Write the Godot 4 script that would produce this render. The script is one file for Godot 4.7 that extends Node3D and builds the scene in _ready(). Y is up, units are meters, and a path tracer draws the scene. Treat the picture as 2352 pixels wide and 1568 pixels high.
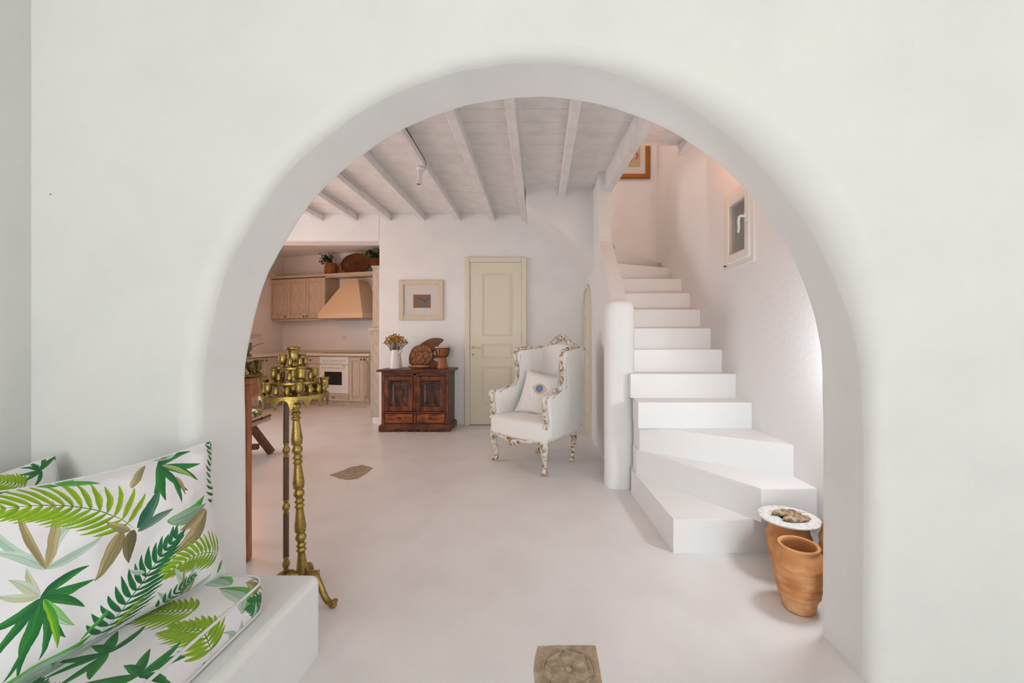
extends Node3D

var M := {}
var taken := {}
var rng := RandomNumberGenerator.new()


func _ready() -> void:
	rng.seed = 7
	make_camera()
	make_sky()
	make_daylight()
	make_materials()
	build_arch_wall()
	build_shell()
	build_ceiling()
	build_stairs()
	build_doors()
	build_windows()
	build_front_bench()
	build_candle_stands()
	build_dining()
	build_sideboard()
	build_sideboard_things()
	build_wall_things()
	build_armchair()
	build_pots()
	build_floor_tiles()
	build_kitchen()
	build_kitchen_things()
	build_lamps()


# ---------------------------------------------------------------- camera, sky, daylight
func make_camera() -> void:
	var cam := Camera3D.new()
	cam.name = "camera"
	cam.projection = Camera3D.PROJECTION_FRUSTUM
	cam.near = 0.05
	cam.far = 60.0
	cam.size = 2.0 * cam.near * 784.0 / 915.0
	cam.frustum_offset = Vector2(-64.0 / 915.0 * cam.near, 0)
	cam.position = Vector3(0, 1.05, 0)
	add_child(cam)
	cam.current = true


func make_sky() -> void:
	var env := Environment.new()
	env.background_mode = Environment.BG_SKY
	var sm := ProceduralSkyMaterial.new()
	sm.sky_top_color = Color(0.55, 0.68, 0.86)
	sm.sky_horizon_color = Color(0.86, 0.9, 0.95)
	sm.ground_bottom_color = Color(0.62, 0.6, 0.56)
	sm.ground_horizon_color = Color(0.86, 0.88, 0.9)
	var sky := Sky.new()
	sky.sky_material = sm
	env.sky = sky
	env.background_energy_multiplier = 1.0
	env.tonemap_mode = Environment.TONE_MAPPER_LINEAR
	env.tonemap_exposure = 0.54
	env.sdfgi_enabled = true
	env.ssao_enabled = true
	env.ssil_enabled = true
	var we := WorldEnvironment.new()
	we.name = "world_environment"
	we.environment = env
	add_child(we)


func area(called: String, at: Vector3, towards: Vector3, size: Vector2, energy: float, color: Color) -> void:
	var l := AreaLight3D.new()
	l.name = called
	l.area_size = size
	l.area_normalize_energy = true
	l.light_energy = energy
	l.light_color = color
	l.area_range = 30.0
	l.shadow_enabled = true
	add_child(l)
	l.look_at_from_position(at, at + towards, Vector3.UP)


func make_daylight() -> void:
	# sky light entering the glazed terrace doors at the far end of the sitting room, behind the camera
	area("terrace_door_daylight", v(0.3, 1.2, -6.9), Vector3(0, 0, -1), Vector2(2.5, 2.1), 21.0, Color(0.93, 0.96, 1.0))
	# sky light entering the glazed garden doors of the dining side, hidden to the left behind the arch wall
	area("garden_door_daylight", v(-4.74, 1.1, 3.0), Vector3(1, 0, 0), Vector2(1.7, 2.0), 9.5, Color(0.96, 0.97, 1.0))
	# sun through the terrace doors, falling on the sitting-room floor far behind the camera
	var sun := DirectionalLight3D.new()
	sun.name = "sun"
	sun.light_color = Color(1.0, 0.97, 0.93)
	sun.light_energy = 60.0
	sun.light_angular_distance = 0.6
	sun.shadow_enabled = true
	add_child(sun)
	sun.look_at_from_position(Vector3.ZERO, v(0.06, -0.5, 0.86), Vector3.UP)



# ---------------------------------------------------------------- helpers
func v(x: float, y: float, d: float) -> Vector3:
	return Vector3(x, y, -d)


func numbered(called: String) -> String:
	var n: int = taken.get(called, 0)
	taken[called] = n + 1
	return called if n == 0 else "%s_%03d" % [called, n]


func tag(o: Node, label: String, category: String, group := "") -> void:
	o.set_meta("label", label)
	o.set_meta("category", category)
	if group != "":
		o.set_meta("group", group)


func thing(called: String, label: String, category: String, at := Vector3.ZERO, turn := 0.0, group := "") -> Node3D:
	var o := Node3D.new()
	o.name = numbered(called)
	add_child(o, true)
	o.position = at
	o.rotation_degrees.y = turn
	tag(o, label, category, group)
	return o


func part(called: String, st, m, parent: Node, label := "") -> MeshInstance3D:
	var o := MeshInstance3D.new()
	o.name = called
	o.mesh = st if st is Mesh else st.commit()
	o.material_override = m
	o.cast_shadow = GeometryInstance3D.SHADOW_CASTING_SETTING_ON
	parent.add_child(o, true)
	if label != "":
		o.set_meta("label", label)
	return o


func solo(called: String, st, m, label: String, category: String, group := "") -> MeshInstance3D:
	var o := part(numbered(called), st, m, self)
	tag(o, label, category, group)
	return o


func struct(called: String, st, m) -> MeshInstance3D:
	var o := part(numbered(called), st, m, self)
	o.set_meta("kind", "structure")
	return o


func struct_node(called: String, at := Vector3.ZERO) -> Node3D:
	var o := Node3D.new()
	o.name = numbered(called)
	add_child(o, true)
	o.position = at
	o.set_meta("kind", "structure")
	return o


func S() -> SurfaceTool:
	var st := SurfaceTool.new()
	st.begin(Mesh.PRIMITIVE_TRIANGLES)
	return st


func tri(st: SurfaceTool, a: Vector3, b: Vector3, c: Vector3, n: Vector3) -> void:
	if (c - a).cross(b - a).dot(n) < 0.0:
		var t := b
		b = c
		c = t
	for p in [a, b, c]:
		st.set_normal(n)
		st.set_uv(Vector2(p.x, -p.y))
		st.add_vertex(p)


func quad(st: SurfaceTool, a: Vector3, b: Vector3, c: Vector3, d: Vector3, n: Vector3) -> void:
	tri(st, a, b, c, n)
	tri(st, a, c, d, n)


# a box with chamfered edges
func box(st: SurfaceTool, c: Vector3, s: Vector3, bevel := 0.003, xf := Transform3D.IDENTITY) -> void:
	var h := s / 2.0
	var e := minf(bevel, minf(h.x, minf(h.y, h.z)) * 0.9)
	var pt := func(sg: Vector3, axis: int) -> Vector3:
		var q := (h - Vector3(e, e, e)) * sg
		q[axis] = h[axis] * sg[axis]
		return xf * (c + q)
	for k in 3:
		var i := (k + 1) % 3
		var j := (k + 2) % 3
		for sk in [-1.0, 1.0]:
			var q := []
			for w in [[-1.0, -1.0], [1.0, -1.0], [1.0, 1.0], [-1.0, 1.0]]:
				var sg := Vector3.ZERO
				sg[k] = sk
				sg[i] = w[0]
				sg[j] = w[1]
				q.append(pt.call(sg, k))
			var n := Vector3.ZERO
			n[k] = sk
			quad(st, q[0], q[1], q[2], q[3], xf.basis * n)
		for si in [-1.0, 1.0]:
			for sj in [-1.0, 1.0]:
				var s1 := Vector3.ZERO
				s1[i] = si
				s1[j] = sj
				s1[k] = -1.0
				var s2 := s1
				s2[k] = 1.0
				var n2 := Vector3.ZERO
				n2[i] = si
				n2[j] = sj
				quad(st, pt.call(s1, i), pt.call(s2, i), pt.call(s2, j), pt.call(s1, j), (xf.basis * n2).normalized())
	for sx in [-1.0, 1.0]:
		for sy in [-1.0, 1.0]:
			for sz in [-1.0, 1.0]:
				var g := Vector3(sx, sy, sz)
				tri(st, pt.call(g, 0), pt.call(g, 1), pt.call(g, 2), (xf.basis * g).normalized())


# box given by its extents in room coordinates (x, height, depth)
func span(st: SurfaceTool, x0: float, x1: float, y0: float, y1: float, d0: float, d1: float, bevel := 0.004) -> void:
	box(st, v((x0 + x1) / 2, (y0 + y1) / 2, (d0 + d1) / 2), Vector3(absf(x1 - x0), absf(y1 - y0), absf(d1 - d0)), bevel)


# a polygon (a, b) carried to o + a*A + b*B and extruded along C from t0 to t1
func prism(st: SurfaceTool, poly: Array, t0: float, t1: float, o: Vector3, A: Vector3, B: Vector3, C: Vector3) -> void:
	var area2 := 0.0
	for i in poly.size():
		var p: Vector2 = poly[i]
		var q: Vector2 = poly[(i + 1) % poly.size()]
		area2 += p.x * q.y - q.x * p.y
	var pts := poly.duplicate()
	if area2 < 0.0:
		pts.reverse()
	var at := func(p: Vector2, t: float) -> Vector3: return o + A * p.x + B * p.y + C * t
	for i in pts.size():
		var p: Vector2 = pts[i]
		var q: Vector2 = pts[(i + 1) % pts.size()]
		var e := q - p
		if e.length() < 1e-6:
			continue
		var n := (A * e.y - B * e.x).normalized()
		quad(st, at.call(p, t0), at.call(q, t0), at.call(q, t1), at.call(p, t1), n)
	var ids := Geometry2D.triangulate_polygon(PackedVector2Array(pts))
	var cn := C.normalized() * signf(t1 - t0)
	for k in range(0, ids.size(), 3):
		tri(st, at.call(pts[ids[k]], t1), at.call(pts[ids[k + 1]], t1), at.call(pts[ids[k + 2]], t1), cn)
		tri(st, at.call(pts[ids[k]], t0), at.call(pts[ids[k + 1]], t0), at.call(pts[ids[k + 2]], t0), -cn)


# plan polygon (x, depth) standing from y0 to y1
func plan(st: SurfaceTool, poly: Array, y0: float, y1: float) -> void:
	prism(st, poly, y0, y1, Vector3.ZERO, Vector3.RIGHT, Vector3.FORWARD, Vector3.UP)


# a smooth surface through rows of points
func grid(st: SurfaceTool, rows: Array, wrap := true, facing := Vector3.ZERO) -> void:
	var R := rows.size()
	var n: int = rows[0].size()
	var cen := Vector3.ZERO
	for r in rows:
		for p in r:
			cen += p
	cen /= float(R * n)
	var cols := n if wrap else n - 1
	var vol := 0.0
	for i in R - 1:
		for j in cols:
			var a: Vector3 = rows[i][j]
			var b: Vector3 = rows[i][(j + 1) % n]
			var c: Vector3 = rows[i + 1][(j + 1) % n]
			var d: Vector3 = rows[i + 1][j]
			if facing == Vector3.ZERO:
				vol += (a - cen).dot((b - cen).cross(c - cen)) + (a - cen).dot((c - cen).cross(d - cen))
			else:
				vol += (b - a).cross(c - a).dot(facing)
	var sg := 1.0 if vol >= 0.0 else -1.0
	var nor := []
	for i in R:
		var row := []
		for j in n:
			var dr: Vector3 = rows[mini(i + 1, R - 1)][j] - rows[maxi(i - 1, 0)][j]
			var dc: Vector3
			if wrap:
				dc = rows[i][(j + 1) % n] - rows[i][(j + n - 1) % n]
			else:
				dc = rows[i][mini(j + 1, n - 1)] - rows[i][maxi(j - 1, 0)]
			if dc.length() < 1e-7:
				var k := i + 1 if i == 0 else i - 1
				var mid := Vector3.ZERO
				for p in rows[k]:
					mid += p
				mid /= float(n)
				var q: Vector3 = rows[i][j] - mid
				if q.length() < 1e-6:
					# a flat cap
					q = (rows[k][1] - mid).cross(rows[k][0] - mid) * sg * (1.0 if i == 0 else -1.0)
				row.append(q.normalized())
				continue
			row.append((dc.cross(dr) * sg).normalized())
		nor.append(row)
	for i in R - 1:
		for j in cols:
			var k := (j + 1) % n
			var idx := [[i, j, j], [i, k, j + 1], [i + 1, k, j + 1], [i + 1, j, j]]
			for t in [[0, 1, 2], [0, 2, 3]]:
				var a: Vector3 = rows[idx[t[0]][0]][idx[t[0]][1]]
				var b: Vector3 = rows[idx[t[1]][0]][idx[t[1]][1]]
				var c: Vector3 = rows[idx[t[2]][0]][idx[t[2]][1]]
				if (b - a).cross(c - a).length() < 1e-12:
					continue
				var order: Array = [t[0], t[2], t[1]] if sg > 0.0 else t
				for o in order:
					var w: Array = idx[o]
					st.set_normal(nor[w[0]][w[1]])
					st.set_uv(Vector2(float(w[2]) / cols, float(w[0]) / (R - 1)))
					st.add_vertex(rows[w[0]][w[1]])


func lathe(st: SurfaceTool, prof: Array, xf := Transform3D.IDENTITY, segs := 20) -> void:
	var rows := []
	for p in prof:
		var row := []
		for j in segs:
			var a := TAU * j / segs
			row.append(xf * Vector3(p[0] * cos(a), p[1], p[0] * sin(a)))
		rows.append(row)
	grid(st, rows)


func tube(st: SurfaceTool, pts: Array, rad, segs := 8, squash := 1.0, up := Vector3.UP) -> void:
	var rows := []
	var n := pts.size()
	var prev := Vector3.ZERO
	for i in n:
		var t: Vector3 = (pts[mini(i + 1, n - 1)] - pts[maxi(i - 1, 0)]).normalized()
		var side: Vector3
		if prev == Vector3.ZERO:
			side = t.cross(up)
			if side.length() < 0.05:
				side = t.cross(Vector3.RIGHT)
		else:
			side = prev - t * prev.dot(t)
		side = side.normalized()
		prev = side
		var w := side.cross(t)
		var r: float = rad[i] if rad is Array else rad
		var row := []
		for j in segs:
			var a := TAU * j / segs
			row.append(pts[i] + side * cos(a) * r + w * sin(a) * r * squash)
		if i == 0:
			rows.append(ring_of(pts[i], segs))
		rows.append(row)
		if i == n - 1:
			rows.append(ring_of(pts[i], segs))
	grid(st, rows)


func ring_of(p: Vector3, n: int) -> Array:
	var a := []
	a.resize(n)
	a.fill(p)
	return a


func ball(st: SurfaceTool, c: Vector3, r: Vector3, b := Basis.IDENTITY, n := 10, m := 7) -> void:
	var rows := []
	for i in m + 1:
		var f := PI * i / m
		var row := []
		for j in n:
			var a := TAU * j / n
			row.append(c + b * (Vector3(sin(f) * cos(a), -cos(f), sin(f) * sin(a)) * r))
		rows.append(row)
	grid(st, rows)


# Catmull-Rom through points of any vector kind
func smooth(pts: Array, closed: bool, sub := 5) -> Array:
	var out := []
	var n := pts.size()
	for i in (n if closed else n - 1):
		var p0 = pts[(i - 1 + n) % n] if closed else pts[maxi(i - 1, 0)]
		var p1 = pts[i]
		var p2 = pts[(i + 1) % n]
		var p3 = pts[(i + 2) % n] if closed else pts[mini(i + 2, n - 1)]
		for k in sub:
			var t := float(k) / sub
			out.append(0.5 * (2.0 * p1 + (p2 - p0) * t + (2.0 * p0 - 5.0 * p1 + 4.0 * p2 - p3) * t * t + (3.0 * p1 - p0 - 3.0 * p2 + p3) * t * t * t))
	if not closed:
		out.append(pts[n - 1])
	return out


# a padded slab: outline (a, b) with rounded rim, thickness th along the third axis of xf
func pad(st: SurfaceTool, outline: Array, th: float, e: float, xf: Transform3D, puff := 0.0) -> void:
	var n := outline.size()
	var ar := 0.0
	for i in n:
		ar += outline[i].x * outline[(i + 1) % n].y - outline[(i + 1) % n].x * outline[i].y
	var inward := []
	for i in n:
		var t: Vector2 = (outline[(i + 1) % n] - outline[(i - 1 + n) % n]).normalized()
		inward.append(Vector2(-t.y, t.x) * signf(ar))
	var c2 := Vector2.ZERO
	for p in outline:
		c2 += p / n
	var rows := []
	var steps := [[3.0, -0.5, 1.0], [1.0, -0.5, 0.0], [0.45, -0.42, 0.0], [0.1, -0.28, 0.0], [0.0, 0.0, 0.0], [0.1, 0.28, 0.0], [0.45, 0.42, 0.0], [1.0, 0.5, 0.0], [3.0, 0.5, 1.0]]
	rows.append(ring_of(xf * Vector3(c2.x, c2.y, -th * 0.5 - puff), n))
	for s in steps:
		var row := []
		for i in n:
			var p: Vector2 = outline[i] + inward[i] * e * s[0]
			if s[2] > 0.5:
				p = outline[i] * 0.55 + c2 * 0.45
			row.append(xf * Vector3(p.x, p.y, s[1] * th + signf(s[1]) * puff * s[2] * 0.8))
		rows.append(row)
	rows.append(ring_of(xf * Vector3(c2.x, c2.y, th * 0.5 + puff), n))
	grid(st, rows)


# a throw pillow in its own plane: width w along x, height h along y, front towards +z
func pillow_faces(st: SurfaceTool, w: float, h: float, t: float, seed_: int, crease := 0.006) -> void:
	var nz := FastNoiseLite.new()
	nz.seed = seed_
	nz.frequency = 2.2
	var n := 30
	for side in [1.0, -1.0]:
		var rows := []
		for i in n + 1:
			var row := []
			for j in n + 1:
				var a := 2.0 * j / n - 1.0
				var b := 1.0 - 2.0 * i / n
				a = sign(a) * pow(absf(a), 0.9)
				b = sign(b) * pow(absf(b), 0.9)
				var x := w / 2 * a * (1.0 - 0.1 * (1.0 - b * b))
				var y := h / 2 * b * (1.0 - 0.1 * (1.0 - a * a))
				var full := pow(maxf((1.0 - pow(absf(a), 2.6)) * (1.0 - pow(absf(b), 2.6)), 0.0), 0.55)
				var rim := minf(1.0, full * 3.0)
				var cz := crease * rim * (nz.get_noise_3d(x * 4.0, y * 4.0, side) + 0.6 * nz.get_noise_3d(x * 11.0, y * 7.0, side + 5.0))
				row.append(Vector3(x, y, side * (t / 2 * full + 0.002) + cz))
			rows.append(row)
		grid(st, rows, false, Vector3(0, 0, side))


func basis_of(x: Vector3, y: Vector3) -> Basis:
	var a := x.normalized()
	var b := (y - a * y.dot(a)).normalized()
	return Basis(a, b, a.cross(b))


# ---------------------------------------------------------------- materials
func mat(called: String, c: Color, rough: float, metal := 0.0) -> StandardMaterial3D:
	var m := StandardMaterial3D.new()
	m.resource_name = called
	m.albedo_color = c
	m.roughness = rough
	m.metallic = metal
	M[called] = m
	return m


func noise_tex(freq: float, seed_: int, ramp: Array, size := 512, octaves := 4) -> NoiseTexture2D:
	var f := FastNoiseLite.new()
	f.seed = seed_
	f.frequency = freq
	f.fractal_octaves = octaves
	var t := NoiseTexture2D.new()
	t.width = size
	t.height = size
	t.seamless = true
	t.noise = f
	if ramp:
		var g := Gradient.new()
		g.offsets = PackedFloat32Array(ramp[0])
		g.colors = PackedColorArray(ramp[1])
		t.color_ramp = g
	return t


func normal_tex(freq: float, seed_: int, strength: float, octaves := 4) -> NoiseTexture2D:
	var t := noise_tex(freq, seed_, [], 512, octaves)
	t.as_normal_map = true
	t.bump_strength = strength
	return t


func triplanar(m: StandardMaterial3D, scale_: float, world := false) -> void:
	m.uv1_triplanar = true
	m.uv1_world_triplanar = world
	m.uv1_scale = Vector3.ONE * scale_


# streaked wood; along = true lays the grain along the image's height
func wood_tex(cols: Array, seed_: int, along: bool, knots := 0.0) -> ImageTexture:
	var w := 256
	var im := Image.create(w, w, false, Image.FORMAT_RGB8)
	var f := FastNoiseLite.new()
	f.seed = seed_
	f.frequency = 1.0
	f.fractal_octaves = 3
	for y in w:
		for x in w:
			var a := x if along else y
			var b := y if along else x
			# wrap round a torus so that the image repeats without a seam
			var ca := cos(TAU * a / w)
			var sa := sin(TAU * a / w)
			# two stretches of grain cross-faded along the length
			var tb := 1.6 * b / w
			var fade := smoothstep(0.7, 1.0, float(b) / w)
			var q := 0.0
			for e in [[tb, 1.0 - fade], [tb - 1.6, fade]]:
				if e[1] <= 0.0:
					continue
				var z: float = e[0]
				var g := f.get_noise_3d(ca * 6.0, sa * 6.0, z * 1.2) * 0.75 + f.get_noise_3d(ca * 16.0 + 9.0, sa * 16.0, z * 2.5) * 0.5
				if knots > 0.0:
					g += knots * f.get_noise_3d(ca * 1.3 + 30.0, sa * 1.3, z * 2.2)
				q += g * e[1]
			q = clampf(q * 0.9 + 0.5, 0.0, 1.0)
			var c: Color = cols[0].lerp(cols[1], q * 2.0) if q < 0.5 else cols[1].lerp(cols[2], q * 2.0 - 1.0)
			im.set_pixel(x, y, c)
	im.generate_mipmaps()
	return ImageTexture.create_from_image(im)


func wood(called: String, cols: Array, seed_: int, along: bool, rough: float, scale_: float, knots := 0.0) -> void:
	var m := mat(called, Color.WHITE, rough)
	m.albedo_texture = wood_tex(cols, seed_, along, knots)
	triplanar(m, scale_)


func make_materials() -> void:
	var plaster_n := normal_tex(0.012, 3, 3.0, 5)
	var m := mat("plaster", Color(0.944, 0.946, 0.942), 0.85)
	m.albedo_texture = noise_tex(0.004, 8, [[0.0, 0.5, 1.0], [Color(0.975, 0.975, 0.975), Color(0.995, 0.995, 0.992), Color(1, 0.99, 0.985)]])
	m.normal_enabled = true
	m.normal_texture = plaster_n
	m.normal_scale = 0.22
	triplanar(m, 0.9, true)
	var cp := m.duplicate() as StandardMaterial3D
	cp.resource_name = "dimmed_cream_plaster"
	cp.albedo_color = Color(0.912, 0.913, 0.898)  # creamier tone, also darkened to hold down the daylight on the near walls
	M["dimmed_cream_plaster"] = cp
	m = mat("stair_plaster", Color(0.94, 0.938, 0.934), 0.8)
	m.normal_enabled = true
	m.normal_texture = plaster_n
	m.normal_scale = 0.5
	triplanar(m, 3.2, true)
	m = mat("step_paint", Color(0.935, 0.935, 0.93), 0.38)
	m = mat("floor_paint", Color(0.93, 0.92, 0.915), 0.3)
	m.albedo_texture = noise_tex(0.006, 21, [[0.0, 0.5, 1.0], [Color(0.96, 0.955, 0.95), Color(0.985, 0.985, 0.985), Color(1, 1, 1)]])
	m.normal_enabled = true
	m.normal_texture = normal_tex(0.006, 5, 1.5, 3)
	m.normal_scale = 0.08
	triplanar(m, 0.7, true)
	m = mat("board_paint", Color(0.95, 0.945, 0.94), 0.55)
	m.albedo_texture = noise_tex(0.01, 31, [[0.0, 0.5, 1.0], [Color(0.95, 0.945, 0.94), Color(0.98, 0.98, 0.98), Color(1, 1, 1)]])
	triplanar(m, 1.0, true)
	mat("crack", Color(0.22, 0.2, 0.19), 0.9)
	mat("white_gloss", Color(0.93, 0.93, 0.92), 0.25)
	mat("cream_paint", Color(0.89, 0.865, 0.785), 0.42)
	mat("cream_handle", Color(0.83, 0.77, 0.6), 0.35)
	mat("upvc", Color(0.93, 0.915, 0.89), 0.35)
	mat("olive_shutter", Color(0.62, 0.6, 0.46), 0.7)
	mat("dark", Color(0.05, 0.05, 0.05), 0.6)
	m = mat("glass", Color(0.85, 0.9, 0.88, 0.12), 0.03)
	m.transparency = BaseMaterial3D.TRANSPARENCY_ALPHA
	m = mat("brass", Color(0.63, 0.535, 0.3), 0.36, 0.85)
	m.albedo_texture = noise_tex(0.03, 41, [[0.0, 0.42, 0.7, 1.0], [Color(0.62, 0.58, 0.48), Color(0.88, 0.86, 0.8), Color(1, 1, 1), Color(1, 1, 0.97)]])
	triplanar(m, 6.0)
	m = mat("patina_brass", Color(0.56, 0.47, 0.26), 0.45, 0.75)
	m.albedo_texture = noise_tex(0.03, 42, [[0.0, 0.3, 0.45, 1.0], [Color(0.25, 0.62, 0.5), Color(0.5, 0.6, 0.45), Color(0.85, 0.82, 0.75), Color(1, 1, 1)]])
	triplanar(m, 6.0)
	mat("brown_pole", Color(0.34, 0.25, 0.17), 0.4)
	wood("console_wood", [Color(0.45, 0.26, 0.14), Color(0.64, 0.4, 0.23), Color(0.75, 0.51, 0.32)], 51, false, 0.5, 1.6)
	wood("console_leg_wood", [Color(0.45, 0.26, 0.14), Color(0.64, 0.4, 0.23), Color(0.75, 0.51, 0.32)], 52, true, 0.5, 1.6)
	wood("bench_wood", [Color(0.27, 0.17, 0.1), Color(0.43, 0.28, 0.17), Color(0.57, 0.4, 0.26)], 53, true, 0.6, 2.2)
	wood("pale_plank", [Color(0.6, 0.5, 0.42), Color(0.74, 0.66, 0.57), Color(0.82, 0.74, 0.66)], 54, false, 0.6, 1.5)
	mat("strap", Color(0.34, 0.12, 0.07), 0.5)
	wood("side_wood", [Color(0.13, 0.06, 0.035), Color(0.36, 0.17, 0.075), Color(0.56, 0.3, 0.14)], 55, true, 0.42, 2.0, 0.6)
	wood("side_wood_across", [Color(0.13, 0.06, 0.035), Color(0.33, 0.16, 0.075), Color(0.52, 0.28, 0.13)], 56, false, 0.42, 2.0, 0.6)
	wood("side_drawer_wood", [Color(0.24, 0.1, 0.045), Color(0.52, 0.26, 0.11), Color(0.68, 0.38, 0.18)], 57, false, 0.42, 2.0, 0.6)
	wood("side_panel_wood", [Color(0.08, 0.045, 0.03), Color(0.2, 0.105, 0.06), Color(0.45, 0.24, 0.11)], 58, true, 0.38, 2.2, 0.9)
	mat("iron", Color(0.1, 0.085, 0.075), 0.5, 0.6)
	mat("glazed_white", Color(0.9, 0.89, 0.87), 0.15)
	m = mat("dried_flower", Color(0.85, 0.66, 0.3), 0.9)
	m.albedo_texture = noise_tex(0.05, 61, [[0.3, 0.5, 0.7], [Color(0.55, 0.5, 0.4), Color(1, 0.95, 0.8), Color(0.9, 1.0, 0.7)]], 256)
	triplanar(m, 9.0)
	mat("dried_stem", Color(0.42, 0.33, 0.15), 0.9)
	m = mat("carved_wood", Color.WHITE, 0.5)
	m.albedo_texture = noise_tex(0.012, 62, [[0.25, 0.42, 0.55, 0.8], [Color(0.3, 0.16, 0.07), Color(0.45, 0.27, 0.13), Color(0.56, 0.35, 0.18), Color(0.62, 0.41, 0.22)]], 256, 3)
	m.normal_enabled = true
	m.normal_texture = normal_tex(0.02, 62, 14.0, 2)
	m.normal_scale = 0.8
	triplanar(m, 6.0)
	wood("fin_wood", [Color(0.22, 0.12, 0.06), Color(0.4, 0.24, 0.13), Color(0.5, 0.32, 0.18)], 63, false, 0.5, 7.0)
	wood("drum_wood", [Color(0.4, 0.21, 0.09), Color(0.58, 0.33, 0.15), Color(0.7, 0.43, 0.2)], 64, true, 0.4, 5.0)
	mat("drum_skin", Color(0.8, 0.68, 0.5), 0.7)
	mat("black_cord", Color(0.07, 0.05, 0.045), 0.8)
	mat("dish_white", Color(0.85, 0.79, 0.71), 0.35)
	wood("washed_oak", [Color(0.64, 0.57, 0.5), Color(0.77, 0.7, 0.62), Color(0.84, 0.78, 0.7)], 71, true, 0.6, 3.0)
	wood("washed_oak_across", [Color(0.66, 0.59, 0.52), Color(0.78, 0.71, 0.63), Color(0.84, 0.78, 0.7)], 72, false, 0.6, 3.0)
	wood("frame_wood", [Color(0.76, 0.7, 0.62), Color(0.84, 0.79, 0.71), Color(0.88, 0.84, 0.77)], 73, false, 0.6, 4.0)
	mat("worktop", Color(0.85, 0.79, 0.7), 0.35)
	mat("hood_paint", Color(0.86, 0.76, 0.62), 0.45)
	mat("oven_white", Color(0.87, 0.85, 0.82), 0.3)
	mat("oven_glass", Color(0.13, 0.12, 0.12), 0.12)
	mat("hob_glass", Color(0.16, 0.14, 0.13), 0.1)
	mat("knob_brass", Color(0.42, 0.28, 0.12), 0.4, 0.7)
	mat("steel", Color(0.6, 0.58, 0.55), 0.3, 0.9)
	mat("socket_white", Color(0.9, 0.89, 0.87), 0.3)
	mat("mat_board", Color(0.84, 0.82, 0.79), 0.9)
	mat("gold_frame", Color(0.62, 0.38, 0.1), 0.35, 0.3)
	m = mat("linen", Color(0.93, 0.925, 0.91), 0.9)
	m.normal_enabled = true
	m.normal_texture = normal_tex(0.08, 81, 4.0, 2)
	m.normal_scale = 0.25
	m.rim_enabled = true
	m.rim = 0.25
	triplanar(m, 5.0)
	m = mat("gilt_paint", Color.WHITE, 0.5)
	m.albedo_texture = noise_tex(0.011, 82, [[0.0, 0.4, 0.44, 0.49, 1.0], [Color(0.33, 0.19, 0.06), Color(0.6, 0.41, 0.14), Color(0.8, 0.76, 0.66), Color(0.88, 0.87, 0.83), Color(0.9, 0.9, 0.87)]], 512, 4)
	m.normal_enabled = true
	m.normal_texture = normal_tex(0.02, 82, 5.0, 3)
	m.normal_scale = 0.5
	triplanar(m, 3.2)
	m = mat("terracotta", Color.WHITE, 0.88)
	m.albedo_texture = noise_tex(0.007, 91, [[0.1, 0.4, 0.6, 0.9], [Color(0.68, 0.45, 0.28), Color(0.76, 0.53, 0.34), Color(0.8, 0.58, 0.38), Color(0.85, 0.68, 0.5)]], 512, 5)
	m.normal_enabled = true
	m.normal_texture = normal_tex(0.04, 92, 3.0, 3)
	m.normal_scale = 0.2
	triplanar(m, 3.0)
	m = mat("worn_plate", Color.WHITE, 0.75)
	m.albedo_texture = noise_tex(0.014, 93, [[0.1, 0.28, 0.38, 1.0], [Color(0.66, 0.62, 0.56), Color(0.8, 0.79, 0.76), Color(0.88, 0.88, 0.865), Color(0.91, 0.91, 0.9)]], 512, 5)
	triplanar(m, 5.0)
	m = mat("painted_stone", Color.WHITE, 0.8)
	m.albedo_texture = noise_tex(0.012, 94, [[0.15, 0.34, 0.42, 0.52, 0.66, 0.85], [Color(0.25, 0.36, 0.27), Color(0.5, 0.5, 0.4), Color(0.8, 0.66, 0.5), Color(0.84, 0.7, 0.58), Color(0.6, 0.42, 0.36), Color(0.42, 0.25, 0.24)]], 256, 4)
	m.normal_enabled = true
	m.normal_texture = normal_tex(0.06, 94, 8.0, 3)
	m.normal_scale = 0.6
	triplanar(m, 7.0)
	m = mat("tile_stone", Color.WHITE, 0.8)
	m.albedo_texture = noise_tex(0.009, 95, [[0.2, 0.45, 0.6, 0.85], [Color(0.56, 0.5, 0.41), Color(0.62, 0.56, 0.47), Color(0.66, 0.59, 0.5), Color(0.7, 0.64, 0.55)]], 512, 5)
	triplanar(m, 6.0)
	m = mat("wicker", Color.WHITE, 0.75)
	m.albedo_texture = noise_tex(0.06, 96, [[0.2, 0.5, 0.8], [Color(0.22, 0.11, 0.04), Color(0.46, 0.26, 0.11), Color(0.6, 0.38, 0.18)]], 256, 3)
	triplanar(m, 8.0)
	m = mat("bamboo", Color.WHITE, 0.6)
	m.albedo_texture = wood_tex([Color(0.35, 0.18, 0.05), Color(0.56, 0.33, 0.1), Color(0.66, 0.42, 0.16)], 97, true)
	triplanar(m, 6.0)
	m = mat("dark_leaf", Color(0.1, 0.2, 0.1), 0.6)
	m.backlight_enabled = true
	m.backlight = Color(0.05, 0.1, 0.03)
	m.cull_mode = BaseMaterial3D.CULL_DISABLED
	m = mat("pothos_leaf", Color(0.2, 0.31, 0.12), 0.45)
	m.cull_mode = BaseMaterial3D.CULL_DISABLED
	m = mat("lamp_glow", Color(1, 0.9, 0.75), 0.5)
	m.emission_enabled = true
	m.emission = Color(1.0, 0.78, 0.5)
	m.emission_energy_multiplier = 3.0
	m = mat("cool_glow", Color(1, 1, 1), 0.5)
	m.emission_enabled = true
	m.emission = Color(0.95, 0.975, 1.0)
	m.emission_energy_multiplier = 3.0
	mat("cloth_seam", Color(0.9, 0.9, 0.89), 0.9)
	make_prints()


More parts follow.
